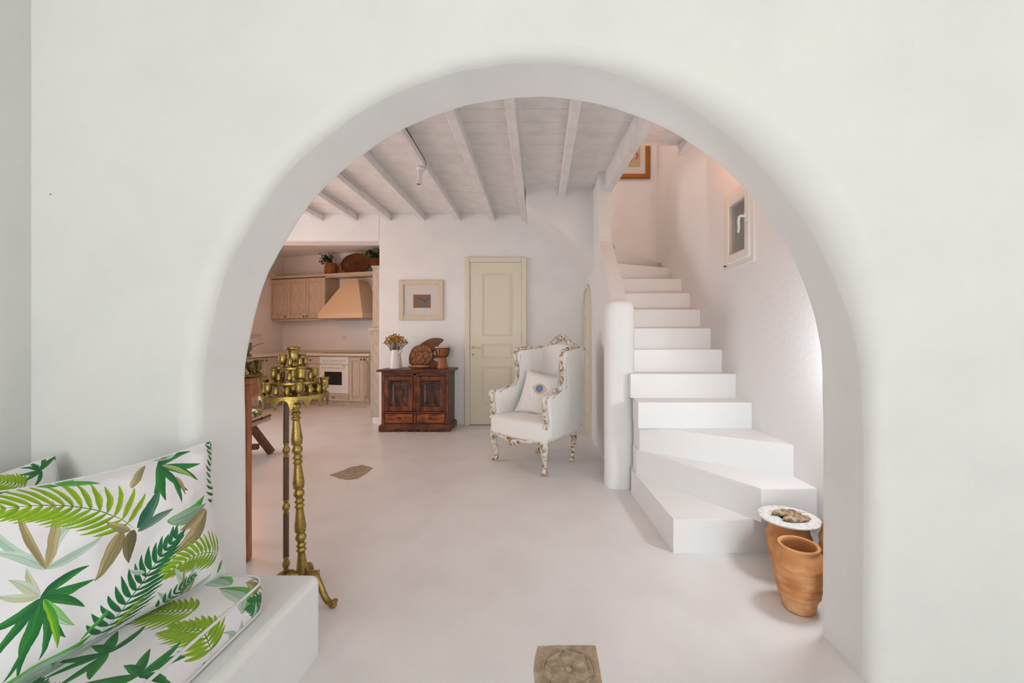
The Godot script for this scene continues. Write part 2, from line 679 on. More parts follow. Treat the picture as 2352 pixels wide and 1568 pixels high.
# ---------------------------------------------------------------- printed cloth and pictures
func leaf(im: Image, a: Vector2, b: Vector2, bend: float, hw: float, c1: Color, c2: Color, tail := 0.75) -> void:
	var W := im.get_width()
	var Hh := im.get_height()
	var L := a.distance_to(b)
	if L < 2.0:
		return
	var perp := (b - a).orthogonal() / L
	var mid := (a + b) / 2 + perp * bend * L
	var steps := int(L * 1.35) + 2
	var rib := c1.darkened(0.35)
	for i in steps + 1:
		var t := float(i) / steps
		var p := a.lerp(mid, t).lerp(mid.lerp(b, t), t)
		var tan_ := (mid - a).lerp(b - mid, t).normalized()
		var n := Vector2(-tan_.y, tan_.x)
		var w := hw * pow(maxf(sin(PI * pow(t, tail)), 0.0), 0.8)
		var k := -w
		while k <= w:
			var s := k / maxf(w, 0.5)
			var c := c1.lerp(c2, clampf(0.5 + 0.45 * s + 0.35 * (t - 0.5) + 0.12 * sin(s * 9.0 + t * 5.0), 0.0, 1.0))
			if absf(k) < maxf(0.7, hw * 0.06) and t > 0.05:
				c = c.lerp(rib, 0.6)
			if absf(s) > 0.82:
				c = c.lerp(c1, 0.5)
			var q := p + n * k
			im.set_pixel(posmod(int(q.x), W), posmod(int(q.y), Hh), c)
			k += 0.75


func frond(im: Image, a: Vector2, b: Vector2, bend: float, ll: float, n: int, hw: float, c1: Color, c2: Color, stem: Color) -> void:
	var L := a.distance_to(b)
	var perp := (b - a).orthogonal() / L
	var mid := (a + b) / 2 + perp * bend * L
	for i in n:
		var t := 0.08 + 0.92 * float(i) / (n - 1)
		var p := a.lerp(mid, t).lerp(mid.lerp(b, t), t)
		var tan_ := (mid - a).lerp(b - mid, t).normalized()
		var ang := lerpf(1.15, 0.45, t)
		var len_ := ll * (0.55 + 0.45 * sin(PI * (0.15 + 0.8 * t))) * (1.0 - 0.35 * t)
		for sd in [-1.0, 1.0]:
			var mix := fposmod(sin(i * 12.9 + sd * 3.7) * 43.7, 1.0)
			leaf(im, p, p + tan_.rotated(sd * ang) * len_ * (0.9 + 0.2 * mix), sd * -0.12, hw, c1.lerp(c2, mix * 0.5), c2.lerp(c1, mix * 0.3))
	leaf(im, a, b, bend, 2.2, stem, stem, 1.0)


func fan(im: Image, c: Vector2, tips: Array, hw: float, c1: Color, c2: Color, bend := 0.12) -> void:
	for i in tips.size():
		var mix := fposmod(sin(i * 7.3) * 13.7, 1.0)
		leaf(im, c, tips[i], bend * (1.0 if i % 2 == 0 else -0.6), hw * (0.8 + 0.4 * mix), c1.lerp(c2, mix * 0.7), c2)


const DARK_GREEN := Color(0.02, 0.3, 0.19)
const MID_GREEN := Color(0.16, 0.5, 0.16)
const LIGHT_GREEN := Color(0.42, 0.68, 0.3)
const LIME := Color(0.62, 0.74, 0.06)
const OLIVE := Color(0.3, 0.47, 0.06)
const TAUPE := Color(0.46, 0.42, 0.27)
const SAND := Color(0.72, 0.67, 0.49)
const SAGE := Color(0.58, 0.7, 0.62)
const PALE_SAGE := Color(0.76, 0.84, 0.78)
const CLOTH := Color(0.93, 0.925, 0.93)


func cloth_mat(called: String, im: Image, sc := Vector3.ONE) -> void:
	im.generate_mipmaps()
	var m := mat(called, Color.WHITE, 0.85)
	m.albedo_texture = ImageTexture.create_from_image(im)
	m.uv1_scale = sc
	m.rim_enabled = true
	m.rim = 0.15
	var cn := normal_tex(0.12, 14, 3.0, 2)
	m.normal_enabled = true
	m.normal_texture = cn
	m.normal_scale = 0.12


func make_prints() -> void:
	# the large pillow: motifs where the photograph shows them
	var W := 1100.0
	var Hh := 953.0
	var im := Image.create(int(W), int(Hh), false, Image.FORMAT_RGB8)
	im.fill(CLOTH)
	var q := func(a: float, b: float) -> Vector2: return Vector2(a * W, b * Hh)
	# pale agave-like tuft, left
	fan(im, q.call(0.156, 0.45), [q.call(0.03, 0.12), q.call(0.02, 0.3), q.call(0.3, 0.22), q.call(0.36, 0.37)], 22.0, SAGE, PALE_SAGE, 0.18)
	fan(im, q.call(0.156, 0.45), [q.call(0.13, 0.09), q.call(0.24, 0.1)], 18.0, TAUPE, SAND, 0.12)
	# lime palm frond across the top
	frond(im, q.call(0.477, 0.40), q.call(0.03, 0.09), -0.32, 200.0, 16, 12.0, OLIVE, LIME, Color(0.25, 0.36, 0.12))
	# small dark sprig at its foot
	leaf(im, q.call(0.484, 0.40), q.call(0.6, 0.19), -0.08, 26.0, DARK_GREEN, Color(0.35, 0.5, 0.4))
	leaf(im, q.call(0.484, 0.42), q.call(0.64, 0.36), 0.1, 22.0, Color(0.2, 0.38, 0.3), Color(0.5, 0.6, 0.5))
	leaf(im, q.call(0.43, 0.38), q.call(0.31, 0.58), 0.12, 34.0, TAUPE, SAND)
	leaf(im, q.call(0.47, 0.4), q.call(0.44, 0.56), -0.1, 26.0, Color(0.3, 0.3, 0.17), TAUPE)
	leaf(im, q.call(0.46, 0.4), q.call(0.38, 0.3), 0.1, 20.0, TAUPE, SAND)
	leaf(im, q.call(0.50, 0.14), q.call(0.60, 0.02), 0.2, 16.0, SAND, TAUPE)
	# fan leaf at the upper right
	fan(im, q.call(0.635, 0.05), [q.call(0.84, 0.02), q.call(0.86, 0.13), q.call(0.82, 0.24), q.call(0.74, 0.28), q.call(0.69, 0.34), q.call(0.61, 0.29), q.call(0.57, 0.22)], 24.0, DARK_GREEN, MID_GREEN, 0.16)
	leaf(im, q.call(0.66, 0.05), q.call(0.8, 0.22), 0.1, 14.0, SAND, LIGHT_GREEN)
	# right edge dark frond
	frond(im, q.call(0.96, 0.47), q.call(0.97, 0.02), 0.04, 105.0, 11, 9.0, DARK_GREEN, MID_GREEN, DARK_GREEN)
	# broad veined leaves at the right
	leaf(im, q.call(0.6, 0.42), q.call(0.86, 0.36), -0.3, 40.0, LIGHT_GREEN, MID_GREEN)
	leaf(im, q.call(0.61, 0.43), q.call(0.87, 0.42), -0.1, 34.0, SAGE, Color(0.45, 0.58, 0.48))
	leaf(im, q.call(0.87, 0.46), q.call(0.6, 0.62), 0.14, 44.0, TAUPE, SAND)
	leaf(im, q.call(0.86, 0.45), q.call(0.66, 0.5), 0.1, 26.0, SAND, TAUPE)
	# dark palm, lower left
	fan(im, q.call(0.13, 0.56), [q.call(0.3, 0.5), q.call(0.31, 0.57), q.call(0.28, 0.7), q.call(0.22, 0.82), q.call(0.15, 0.88), q.call(0.09, 0.92), q.call(0.05, 0.9), q.call(0.01, 0.78), q.call(-0.02, 0.64)], 21.0, DARK_GREEN, MID_GREEN, 0.14)
	leaf(im, q.call(0.14, 0.57), q.call(0.25, 0.78), -0.1, 20.0, LIGHT_GREEN, PALE_SAGE)
	leaf(im, q.call(0.14, 0.57), q.call(0.2, 0.86), 0.05, 15.0, MID_GREEN, LIME)
	fan(im, q.call(0.13, 0.55), [q.call(0.1, 0.42), q.call(0.05, 0.45), q.call(0.02, 0.5)], 17.0, SAND, PALE_SAGE, 0.1)
	# tall dark fern, middle
	frond(im, q.call(0.35, 0.97), q.call(0.63, 0.53), 0.1, 175.0, 15, 12.0, DARK_GREEN, Color(0.1, 0.45, 0.2), DARK_GREEN)
	leaf(im, q.call(0.41, 0.95), q.call(0.5, 0.8), 0.06, 15.0, LIME, OLIVE)
	leaf(im, q.call(0.36, 0.78), q.call(0.28, 0.9), 0.1, 12.0, MID_GREEN, LIGHT_GREEN)
	# lime frond, right
	frond(im, q.call(0.95, 0.8), q.call(0.6, 0.72), -0.25, 175.0, 13, 12.0, OLIVE, LIME, OLIVE)
	# sage tuft, lower right
	fan(im, q.call(0.70, 1.02), [q.call(0.55, 0.84), q.call(0.62, 0.72), q.call(0.76, 0.76), q.call(0.86, 0.9)], 24.0, SAGE, PALE_SAGE, 0.15)
	fan(im, q.call(0.70, 1.02), [q.call(0.68, 0.74), q.call(0.75, 0.86)], 16.0, TAUPE, SAND, 0.1)
	# broad leaf along the bottom
	leaf(im, q.call(0.03, 0.92), q.call(0.33, 0.9), -0.16, 40.0, LIGHT_GREEN, MID_GREEN)
	leaf(im, q.call(0.03, 0.95), q.call(0.34, 0.95), 0.02, 34.0, SAGE, PALE_SAGE)
	# fillers between the main motifs
	fan(im, q.call(0.30, 0.02), [q.call(0.2, -0.06), q.call(0.4, -0.05), q.call(0.42, 0.06)], 18.0, MID_GREEN, LIGHT_GREEN, 0.15)
	leaf(im, q.call(0.0, 0.03), q.call(0.16, 0.0), 0.12, 20.0, LIGHT_GREEN, DARK_GREEN)
	frond(im, q.call(0.56, 0.98), q.call(0.74, 0.86), 0.1, 85.0, 9, 8.0, DARK_GREEN, MID_GREEN, DARK_GREEN)
	leaf(im, q.call(0.7, 0.16), q.call(0.72, 0.3), 0.08, 13.0, SAND, TAUPE)
	leaf(im, q.call(0.9, 0.93), q.call(0.98, 0.84), 0.1, 14.0, MID_GREEN, LIGHT_GREEN)
	leaf(im, q.call(0.5, 0.66), q.call(0.44, 0.6), 0.1, 13.0, SAGE, PALE_SAGE)
	cloth_mat("palm_cloth_large", im)
	# an all-over repeat of the same print
	var N := 1024
	var rep := Image.create(N, N, false, Image.FORMAT_RGB8)
	rep.fill(CLOTH)
	var k := func(a: float, b: float) -> Vector2: return Vector2(a * N, b * N)
	rng.seed = 12
	for gy in 5:
		for gx in 5:
			var c: Vector2 = k.call((gx + 0.5 + 0.5 * (gy % 2)) / 5.0 + rng.randf_range(-0.02, 0.02), (gy + 0.5) / 5.0 + rng.randf_range(-0.02, 0.02))
			var up := Vector2(0, -1).rotated(rng.randf_range(-0.9, 0.9))
			var kind := (gx * 2 + gy * 3) % 5
			if kind == 0:
				frond(rep, c - up * 120.0, c + up * 120.0, rng.randf_range(-0.2, 0.2), 120.0, 13, 9.0, DARK_GREEN, MID_GREEN, DARK_GREEN)
			elif kind == 1:
				frond(rep, c - up * 120.0, c + up * 110.0, rng.randf_range(-0.25, 0.25), 125.0, 12, 10.0, OLIVE, LIME, OLIVE)
			elif kind == 2:
				var tips := []
				for e in [-1.2, -0.7, -0.2, 0.35, 0.9, 1.4]:
					tips.append(c - up * 80.0 + up.rotated(e) * rng.randf_range(130.0, 185.0))
				fan(rep, c - up * 80.0, tips.slice(0, 4), 19.0, SAGE, PALE_SAGE, 0.16)
				fan(rep, c - up * 80.0, tips.slice(4), 15.0, TAUPE, SAND, 0.12)
			elif kind == 3:
				var tips := []
				for e in [-1.9, -1.3, -0.7, -0.1, 0.5, 1.1, 1.7]:
					tips.append(c + up.rotated(e) * rng.randf_range(95.0, 150.0))
				fan(rep, c, tips, 17.0, DARK_GREEN, MID_GREEN, 0.14)
			else:
				leaf(rep, c - up * 120.0, c + up * 110.0, 0.18, 34.0, LIGHT_GREEN, MID_GREEN)
				leaf(rep, c - up * 118.0, c + up * 100.0, -0.02, 28.0, SAGE, PALE_SAGE)
				leaf(rep, c - up * 60.0 + up.orthogonal() * 60.0, c + up * 50.0 + up.orthogonal() * 75.0, 0.15, 24.0, TAUPE, SAND)
	cloth_mat("palm_cloth", rep)
	# the embroidered eye
	var eye := Image.create(512, 512, false, Image.FORMAT_RGB8)
	var cl := Color(0.9, 0.89, 0.87)
	eye.fill(cl)
	for y in 512:
		for x in 512:
			var p := Vector2(x - 262.0, y - 205.0).rotated(0.03)
			var lens_ := absf(p.y) / 52.0 + pow(absf(p.x) / 84.0, 2.0)
			var r := p.length()
			var c := cl
			if lens_ < 1.0:
				c = Color(0.8, 0.78, 0.77)
				if r < 44.0:
					c = Color(0.42, 0.5, 0.63)
				if r < 30.0:
					c = Color(0.33, 0.42, 0.57)
				if r < 12.0:
					c = Color(0.52, 0.52, 0.52)
				if absf(r - 30.0) < 2.0 or absf(r - 14.0) < 1.5:
					c = Color(0.55, 0.6, 0.68)
			if absf(lens_ - 1.0) < 0.11:
				c = Color(0.78, 0.65, 0.5)
			elif absf(lens_ - 1.24) < 0.05:
				c = Color(0.83, 0.75, 0.65)
			eye.set_pixel(x, y, c)
	cloth_mat("eye_cloth", eye)
	# the small picture: turquoise flower on brown card
	var art := Image.create(256, 196, false, Image.FORMAT_RGB8)
	art.fill(Color(0.55, 0.37, 0.26))
	var tq := Color(0.22, 0.55, 0.66)
	var td := Color(0.12, 0.33, 0.42)
	for w in [[60, 50, 90, 70], [75, 40, 100, 62], [100, 62, 80, 80], [120, 70, 105, 85], [130, 60, 150, 80], [20, 140, 60, 118], [30, 128, 80, 138], [70, 160, 110, 178], [90, 175, 150, 165], [140, 178, 180, 150], [165, 160, 182, 120], [175, 130, 160, 100], [195, 70, 235, 40], [190, 85, 240, 66], [200, 100, 235, 85], [215, 30, 240, 60], [185, 60, 215, 45]]:
		leaf(art, Vector2(w[0], w[1]), Vector2(w[2], w[3]), 0.2, 11.0, tq, td)
	leaf(art, Vector2(95, 60), Vector2(225, 130), 0.05, 3.0, Color(0.1, 0.12, 0.12), td)
	leaf(art, Vector2(150, 95), Vector2(215, 60), 0.1, 3.0, Color(0.1, 0.12, 0.12), td)
	var m := mat("flower_print", Color.WHITE, 0.7)
	m.albedo_texture = ImageTexture.create_from_image(art)
	# the picture on the stairs: loose pink flower strokes
	var rose := Image.create(256, 256, false, Image.FORMAT_RGB8)
	rose.fill(Color(0.72, 0.66, 0.52))
	for i in 46:
		var a := i * 2.4
		var r := 6.0 + i * 2.3
		var p := Vector2(128, 120) + Vector2(cos(a), sin(a)) * r
		leaf(rose, p, p + Vector2(-sin(a), cos(a)) * (24.0 + r * 0.35), 0.35, 8.0, Color(0.72, 0.2, 0.2), Color(0.86, 0.52, 0.46))
	m = mat("rose_print", Color.WHITE, 0.7)
	m.albedo_texture = ImageTexture.create_from_image(rose)


# ---------------------------------------------------------------- the room
func build_arch_wall() -> void:
	var nz := FastNoiseLite.new()
	nz.seed = 4
	nz.frequency = 1.6
	var cx := -0.02
	var cy := 0.89
	var R := 1.03
	var D0 := 1.21
	var D1 := 1.43
	var loop := []
	for y in [0.0, 0.2, 0.4, 0.6, 0.75]:
		loop.append([Vector2(cx - R, y), Vector2(-1, 0)])
	var n := 128
	for i in n + 1:
		var a := PI - PI * i / n
		loop.append([Vector2(cx, cy) + Vector2(cos(a), sin(a)) * R, Vector2(cos(a), sin(a))])
	for y in [0.75, 0.6, 0.4, 0.2, 0.0]:
		loop.append([Vector2(cx + R, y), Vector2(1, 0)])
	var st := S()
	var rows := []
	var front := []
	var back := []
	for k in 15:
		rows.append([])
	for q in loop:
		var p: Vector2 = q[0]
		var o: Vector2 = q[1]
		var wob := 0.007 * nz.get_noise_2d(p.x * 1.5, p.y * 1.5)
		var ang := atan2(p.y - cy, p.x - cx)
		var b := 0.045 + 0.05 * smoothstep(-0.1, 0.5, ang) * (1.0 - smoothstep(0.7, 1.5, ang))
		p += o * wob
		for k in 9:
			var f := PI / 2 * k / 8
			var w := p + o * b * (1.0 - sin(f))
			rows[k].append(v(w.x, w.y, D0 + b * (1.0 - cos(f))))
		rows[9].append(v(p.x + o.x * 0.002, p.y, lerpf(D0 + b, D1, 0.5)))
		rows[10].append(v(p.x, p.y, D1 - 0.03))
		for k in 4:
			var f := PI / 2 * k / 3
			var w := p + o * 0.012 * (1.0 - cos(f))
			rows[11 + k].append(v(w.x, w.y, D1 - 0.012 + 0.012 * sin(f)))
		var at := p + o * b
		front.append([v(at.x, at.y, D0), rect_hit(at, o, cx, cy, -1.545, 2.9, 2.4, D0)])
		at = p + o * 0.012
		back.append([v(at.x, at.y, D1), rect_hit(at, o, cx, cy, -4.795, 1.3555, 2.4, D1)])
	var reveal := S()
	grid(reveal, rows.slice(7), false, Vector3.UP)
	grid(st, rows.slice(0, 8), false, Vector3(0, 0.2, 1))
	for i in front.size() - 1:
		quad(st, front[i][0], front[i][1], front[i + 1][1], front[i + 1][0], Vector3(0, 0, 1))
		quad(st, back[i][0], back[i][1], back[i + 1][1], back[i + 1][0], Vector3(0, 0, -1))
	span(st, -4.795, 2.9, 2.36, 3.0, D0 + 0.0005, D1 - 0.0005, 0.0)
	var w := struct("wall_front", st, M.dimmed_cream_plaster)  # face colour set darker than the reveal to even out the light
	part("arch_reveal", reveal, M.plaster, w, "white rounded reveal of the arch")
	# a plastered-over round box and a nail left in the wall
	st = S()
	lathe(st, [[0.0, 0.0035], [0.018, 0.003], [0.022, 0.001], [0.0235, -0.002]], Transform3D(Basis(Vector3.RIGHT, PI / 2), v(1.115, 1.961, D0)), 28)
	part("plastered_cover", st, M.dimmed_cream_plaster, w, "round plastered-over cover")
	st = S()
	lathe(st, [[0.0, 0.004], [0.0015, 0.004], [0.0015, 0.003], [0.0008, 0.002], [0.0008, -0.004]], Transform3D(Basis(Vector3.RIGHT, PI / 2), v(-1.484, 1.496, D0)), 10)
	part("nail", st, M.brown_pole, w, "small rusty nail")


func rect_hit(p: Vector2, o: Vector2, cx: float, cy: float, x0: float, x1: float, y1: float, d: float) -> Vector3:
	if p.y <= cy + 0.001 or absf(o.y) < 0.001:
		return v(x0 if o.x < 0 else x1, p.y, d)
	var t := INF
	if o.x < -1e-5:
		t = minf(t, (x0 - p.x) / o.x)
	if o.x > 1e-5:
		t = minf(t, (x1 - p.x) / o.x)
	t = minf(t, (y1 - p.y) / o.y)
	var q := p + o * t
	return v(q.x, q.y, d)


func build_shell() -> void:
	var st := S()
	span(st, -5.0, 3.1, -0.12, 0.0, -7.2, 7.8, 0.0)
	struct("floor", st, M.floor_paint)
	# the sitting room that the camera stands in
	st = S()
	span(st, -1.745, -1.545, 0.0, 2.9, -7.0, 1.21, 0.0)
	struct("wall_left", st, M.dimmed_cream_plaster)
	st = S()
	span(st, 2.9, 3.1, 0.0, 2.9, -7.2, 1.43, 0.0)
	struct("wall_right_sitting", st, M.plaster)
	st = S()
	span(st, -1.73, -1.0, 0.0, 2.9, -7.2, -7.0, 0.0)
	span(st, 1.6, 2.9, 0.0, 2.9, -7.2, -7.0, 0.0)
	span(st, -1.0, 1.6, 2.3, 2.9, -7.2, -7.0, 0.0)
	struct("wall_behind", st, M.plaster)
	st = S()
	span(st, -1.73, 3.1, 2.9, 3.05, -7.2, 1.21, 0.0)
	struct("ceiling_sitting", st, M.plaster)
	# dining side and kitchen, left wall with two window openings
	st = S()
	var x0 := -4.995
	var x1 := -4.795
	for w in [[1.43, 2.1, 0.0, 3.0], [2.1, 3.9, 2.15, 3.0], [3.9, 6.05, 0.0, 3.0], [6.05, 6.72, 0.0, 1.2], [6.05, 6.72, 1.95, 3.0], [6.72, 7.6, 0.0, 3.0]]:
		span(st, x0, x1, w[2], w[3], w[0], w[1], 0.0)
	struct("wall_left_dining", st, M.plaster)
	# back wall with the kitchen opening
	st = S()
	span(st, -2.03, 1.75, 0.0, 4.9, 5.03, 5.28, 0.012)
	span(st, -4.795, -2.02, 2.32, 3.0, 5.03, 5.28, 0.012)
	struct("wall_back", st, M.plaster)
	st = S()
	plan(st, [Vector2(-2.03, 5.28), Vector2(-2.42, 6.9), Vector2(-2.42, 7.7), Vector2(-1.8, 7.7), Vector2(-1.8, 5.28)], 0.0, 3.0)
	struct("wall_right_kitchen", st, M.plaster)
	st = S()
	var K := kitchen_frame()
	box(st, Vector3(1.35, 1.5, 0.7), Vector3(3.4, 3.0, 0.2), 0.0, K)
	struct("wall_back_kitchen", st, M.plaster)
	st = S()
	span(st, -5.0, -1.8, 2.62, 3.0, 5.28, 7.9, 0.0)
	struct("ceiling_kitchen", st, M.plaster)
	# stair wall on the right, opening for the small window
	st = S()
	span(st, 1.3555, 1.6, 0.0, 4.9, 1.43, 2.5, 0.0)
	span(st, 1.3555, 1.6, 0.0, 1.555, 2.5, 2.918, 0.0)
	span(st, 1.3555, 1.6, 2.1, 4.9, 2.5, 2.918, 0.0)
	plan(st, [Vector2(1.3555, 2.918), Vector2(1.3555, 3.95), Vector2(1.362, 4.15), Vector2(1.475, 5.03), Vector2(1.6, 5.03), Vector2(1.6, 2.918)], 0.0, 4.9)
	struct("wall_right", st, M.stair_plaster)
	# upper floor round the stairwell
	st = S()
	span(st, -1.1, -0.9, 2.9, 4.9, 1.43, 5.03, 0.0)
	span(st, -1.1, 1.6, 2.9, 4.9, 1.23, 1.43, 0.0)
	struct("wall_upper", st, M.plaster)
	st = S()
	span(st, -1.1, 1.75, 4.9, 5.05, 1.23, 5.28, 0.0)
	struct("ceiling_upper", st, M.plaster)
	st = S()
	span(st, -2.045, -2.03 + 0.1, 0.0, 0.09, 5.005, 5.03, 0.004)
	span(st, -1.93, -0.95, 0.0, 0.012, 5.022, 5.03, 0.003)
	struct("baseboard_back", st, M.white_gloss)


func build_ceiling() -> void:
	var c := struct_node("ceiling")
	var st := S()
	span(st, -4.795, 0.7, 2.682, 2.9, 1.43, 4.2, 0.0)
	span(st, 0.7, 1.3555, 2.682, 2.9, 1.43, 3.25, 0.0)
	span(st, -4.795, -0.2, 2.682, 2.9, 4.2, 5.03, 0.0)
	part("slab", st, M.plaster, c)
	var meshes := {}
	var d := 1.435
	while d < 5.02:
		var w := minf(0.1645, 5.03 - d)
		var right := 1.355 if d + w < 3.27 else (0.68 if d + w < 4.22 else -0.15)
		var key := "%.2f_%.3f" % [right, w]
		if not meshes.has(key):
			st = S()
			box(st, Vector3.ZERO, Vector3(right + 4.79, 0.02, w - 0.003), 0.004)
			meshes[key] = st.commit()
		var o := part("board", meshes[key], M.board_paint, c)
		o.position = v((right - 4.79) / 2, 2.672, d + w / 2)
		d += 0.1665
	st = S()
	box(st, Vector3.ZERO, Vector3(0.07, 0.09, 3.6), 0.005)
	var bm := st.commit()
	for x in [-4.5, -4.07, -3.64, -3.21, -2.77, -2.342, -1.913, -1.484, -1.034, -0.602, -0.195]:
		var o := part("beam", bm, M.board_paint, c)
		o.position = v(x, 2.618, 3.23)
	# painted cracks in three of the beams
	st = S()
	box(st, Vector3.ZERO, Vector3(0.07, 0.09, 2.77), 0.005)
	var o2 := part("beam", st, M.board_paint, c)
	o2.position = v(0.234, 2.618, 2.815)
	st = S()
	box(st, Vector3.ZERO, Vector3(0.07, 0.09, 1.84), 0.005)
	o2 = part("beam", st, M.board_paint, c)
	o2.position = v(1.165, 2.618, 2.35)
	st = S()
	plan(st, [Vector2(0.749, 1.43), Vector2(0.814, 1.43), Vector2(0.687, 3.82), Vector2(0.622, 3.82)], 2.48, 2.665)
	part("trimmer_beam", st, M.board_paint, c)
	st = S()
	span(st, 0.69, 1.3555, 2.645, 2.9, 3.236, 3.252, 0.002)
	part("fascia", st, M.board_paint, c)
	for w in [[-1.0, 1.6, 3.1], [-1.878, 2.55, 4.2], [-2.307, 3.15, 4.8], [-2.735, 3.8, 4.95], [-1.449, 2.5, 3.2]]:
		st = S()
		span(st, w[0], w[0] + 0.0015, 2.632, 2.6355, w[1], w[2], 0.0)
		part("crack", st, M.crack, c, "dark hairline crack along a beam")


func build_stairs() -> void:
	var s := thing("staircase", "white plastered winding staircase with rounded newel, rising to the right", "staircase")
	var r := 0.165
	var nos := {
		1: [Vector2(0.63, 2.75), Vector2(0.664, 1.982), Vector2(1.3555, 1.982)],
		2: [Vector2(0.645, 2.66), Vector2(1.083, 1.95), Vector2(1.3555, 1.95)],
		3: [Vector2(0.655, 2.62), Vector2(1.3555, 2.128)],
		4: [Vector2(0.63, 2.55), Vector2(1.3555, 2.547)],
		5: [Vector2(0.63, 2.756), Vector2(1.3555, 2.756)],
		6: [Vector2(0.67, 2.967), Vector2(1.3555, 2.967)],
		7: [Vector2(0.67, 3.164), Vector2(1.3555, 3.164)],
		8: [Vector2(0.67, 3.37), Vector2(1.3555, 3.37)],
		9: [Vector2(0.67, 3.595), Vector2(1.3555, 3.595)],
		10: [Vector2(0.67, 3.816), Vector2(1.3555, 3.816)],
		11: [Vector2(0.67, 3.86), Vector2(1.368, 4.16)],
		12: [Vector2(0.67, 3.92), Vector2(1.44, 4.74)],
		13: [Vector2(0.67, 3.98), Vector2(1.0, 5.03)],
	}
	for n in nos:
		var poly: Array = nos[n].duplicate()
		if n <= 10:
			poly.append(Vector2(1.3555, 3.95))
		if n <= 11:
			poly.append_array([Vector2(1.362, 4.15)] if n <= 10 else [])
		if n <= 12:
			poly.append(Vector2(1.475, 5.03))
		poly.append(Vector2(0.67, 5.03))
		if n <= 4:
			poly.append(Vector2(0.67, 2.93))
		var st := S()
		var lo: float = (n - 1) * r
		# a softened nosing: main block and a thin rounded lip
		plan(st, poly, lo, n * r - 0.004)
		var lip := []
		for p in poly:
			lip.append(p)
		plan(st, lip_inset(lip, nos[n].size()), n * r - 0.004, n * r)
		part("step", st, M.step_paint, s)
	# upper flight that turns left behind the wall
	var low := [Vector2(-0.15, 2.5), Vector2(0.0, 2.39), Vector2(0.138, 2.285), Vector2(0.298, 2.147), Vector2(0.459, 1.986), Vector2(0.6, 1.805)]
	var st := S()
	var face := smooth(low, false, 4)
	var poly2 := face.duplicate()
	poly2.append_array([Vector2(0.6, 2.68), Vector2(-0.15, 2.68)])
	prism(st, poly2, 4.2, 4.28, Vector3.ZERO, Vector3.RIGHT, Vector3.UP, Vector3.FORWARD)
	part("string_wall", st, M.plaster, s)
	st = S()
	var poly3 := face.duplicate()
	poly3.append_array([Vector2(0.67, 1.8), Vector2(0.67, 2.31), Vector2(0.45, 2.31), Vector2(0.45, 2.475), Vector2(0.23, 2.475), Vector2(0.23, 2.64), Vector2(0.0, 2.64), Vector2(0.0, 2.7), Vector2(-0.15, 2.7)])
	prism(st, poly3, 4.28, 5.03, Vector3.ZERO, Vector3.RIGHT, Vector3.UP, Vector3.FORWARD)
	part("upper_flight", st, M.plaster, s)
	# wall below and beside the steps with its sloping top
	st = S()
	var side := [Vector2(2.93, 0.0), Vector2(2.93, 1.19), Vector2(3.13, 1.372), Vector2(3.74, 1.945), Vector2(3.785, 2.0), Vector2(3.8, 2.06), Vector2(3.8, 2.66), Vector2(4.2, 2.66), Vector2(4.2, 1.82), Vector2(5.03, 1.82), Vector2(5.03, 0.0)]
	prism(st, side, 0.565, 0.685, Vector3.ZERO, Vector3.FORWARD, Vector3.UP, Vector3.RIGHT)
	part("balustrade_wall", st, M.plaster, s)
	st = S()
	var rows := []
	for w in [[0.0, 1.0], [0.4, 1.0], [0.9, 1.0], [1.25, 1.0], [1.285, 0.985], [1.315, 0.93], [1.338, 0.82], [1.35, 0.62], [1.355, 0.35], [1.356, 0.0]]:
		var row := []
		for j in 36:
			var a := TAU * j / 36
			var ca := cos(a)
			var sa := sin(a)
			var k := pow(pow(absf(ca), 2.6) + pow(absf(sa), 2.6), -1.0 / 2.6)
			row.append(v(0.583 + ca * k * 0.106 * w[1], w[0], 2.935 + sa * k * 0.11 * w[1]))
		rows.append(row)
	grid(st, rows)
	part("newel_post", st, M.plaster, s, "round-topped white plaster newel")


# pulls the first count points (the nosing) back by a few millimetres for a softened edge
func lip_inset(poly: Array, count: int) -> Array:
	var c := Vector2.ZERO
	for p in poly:
		c += p / poly.size()
	var out := []
	for i in poly.size():
		var p: Vector2 = poly[i]
		out.append(p + (c - p).normalized() * 0.005 if i < count - 1 else p)
	return out


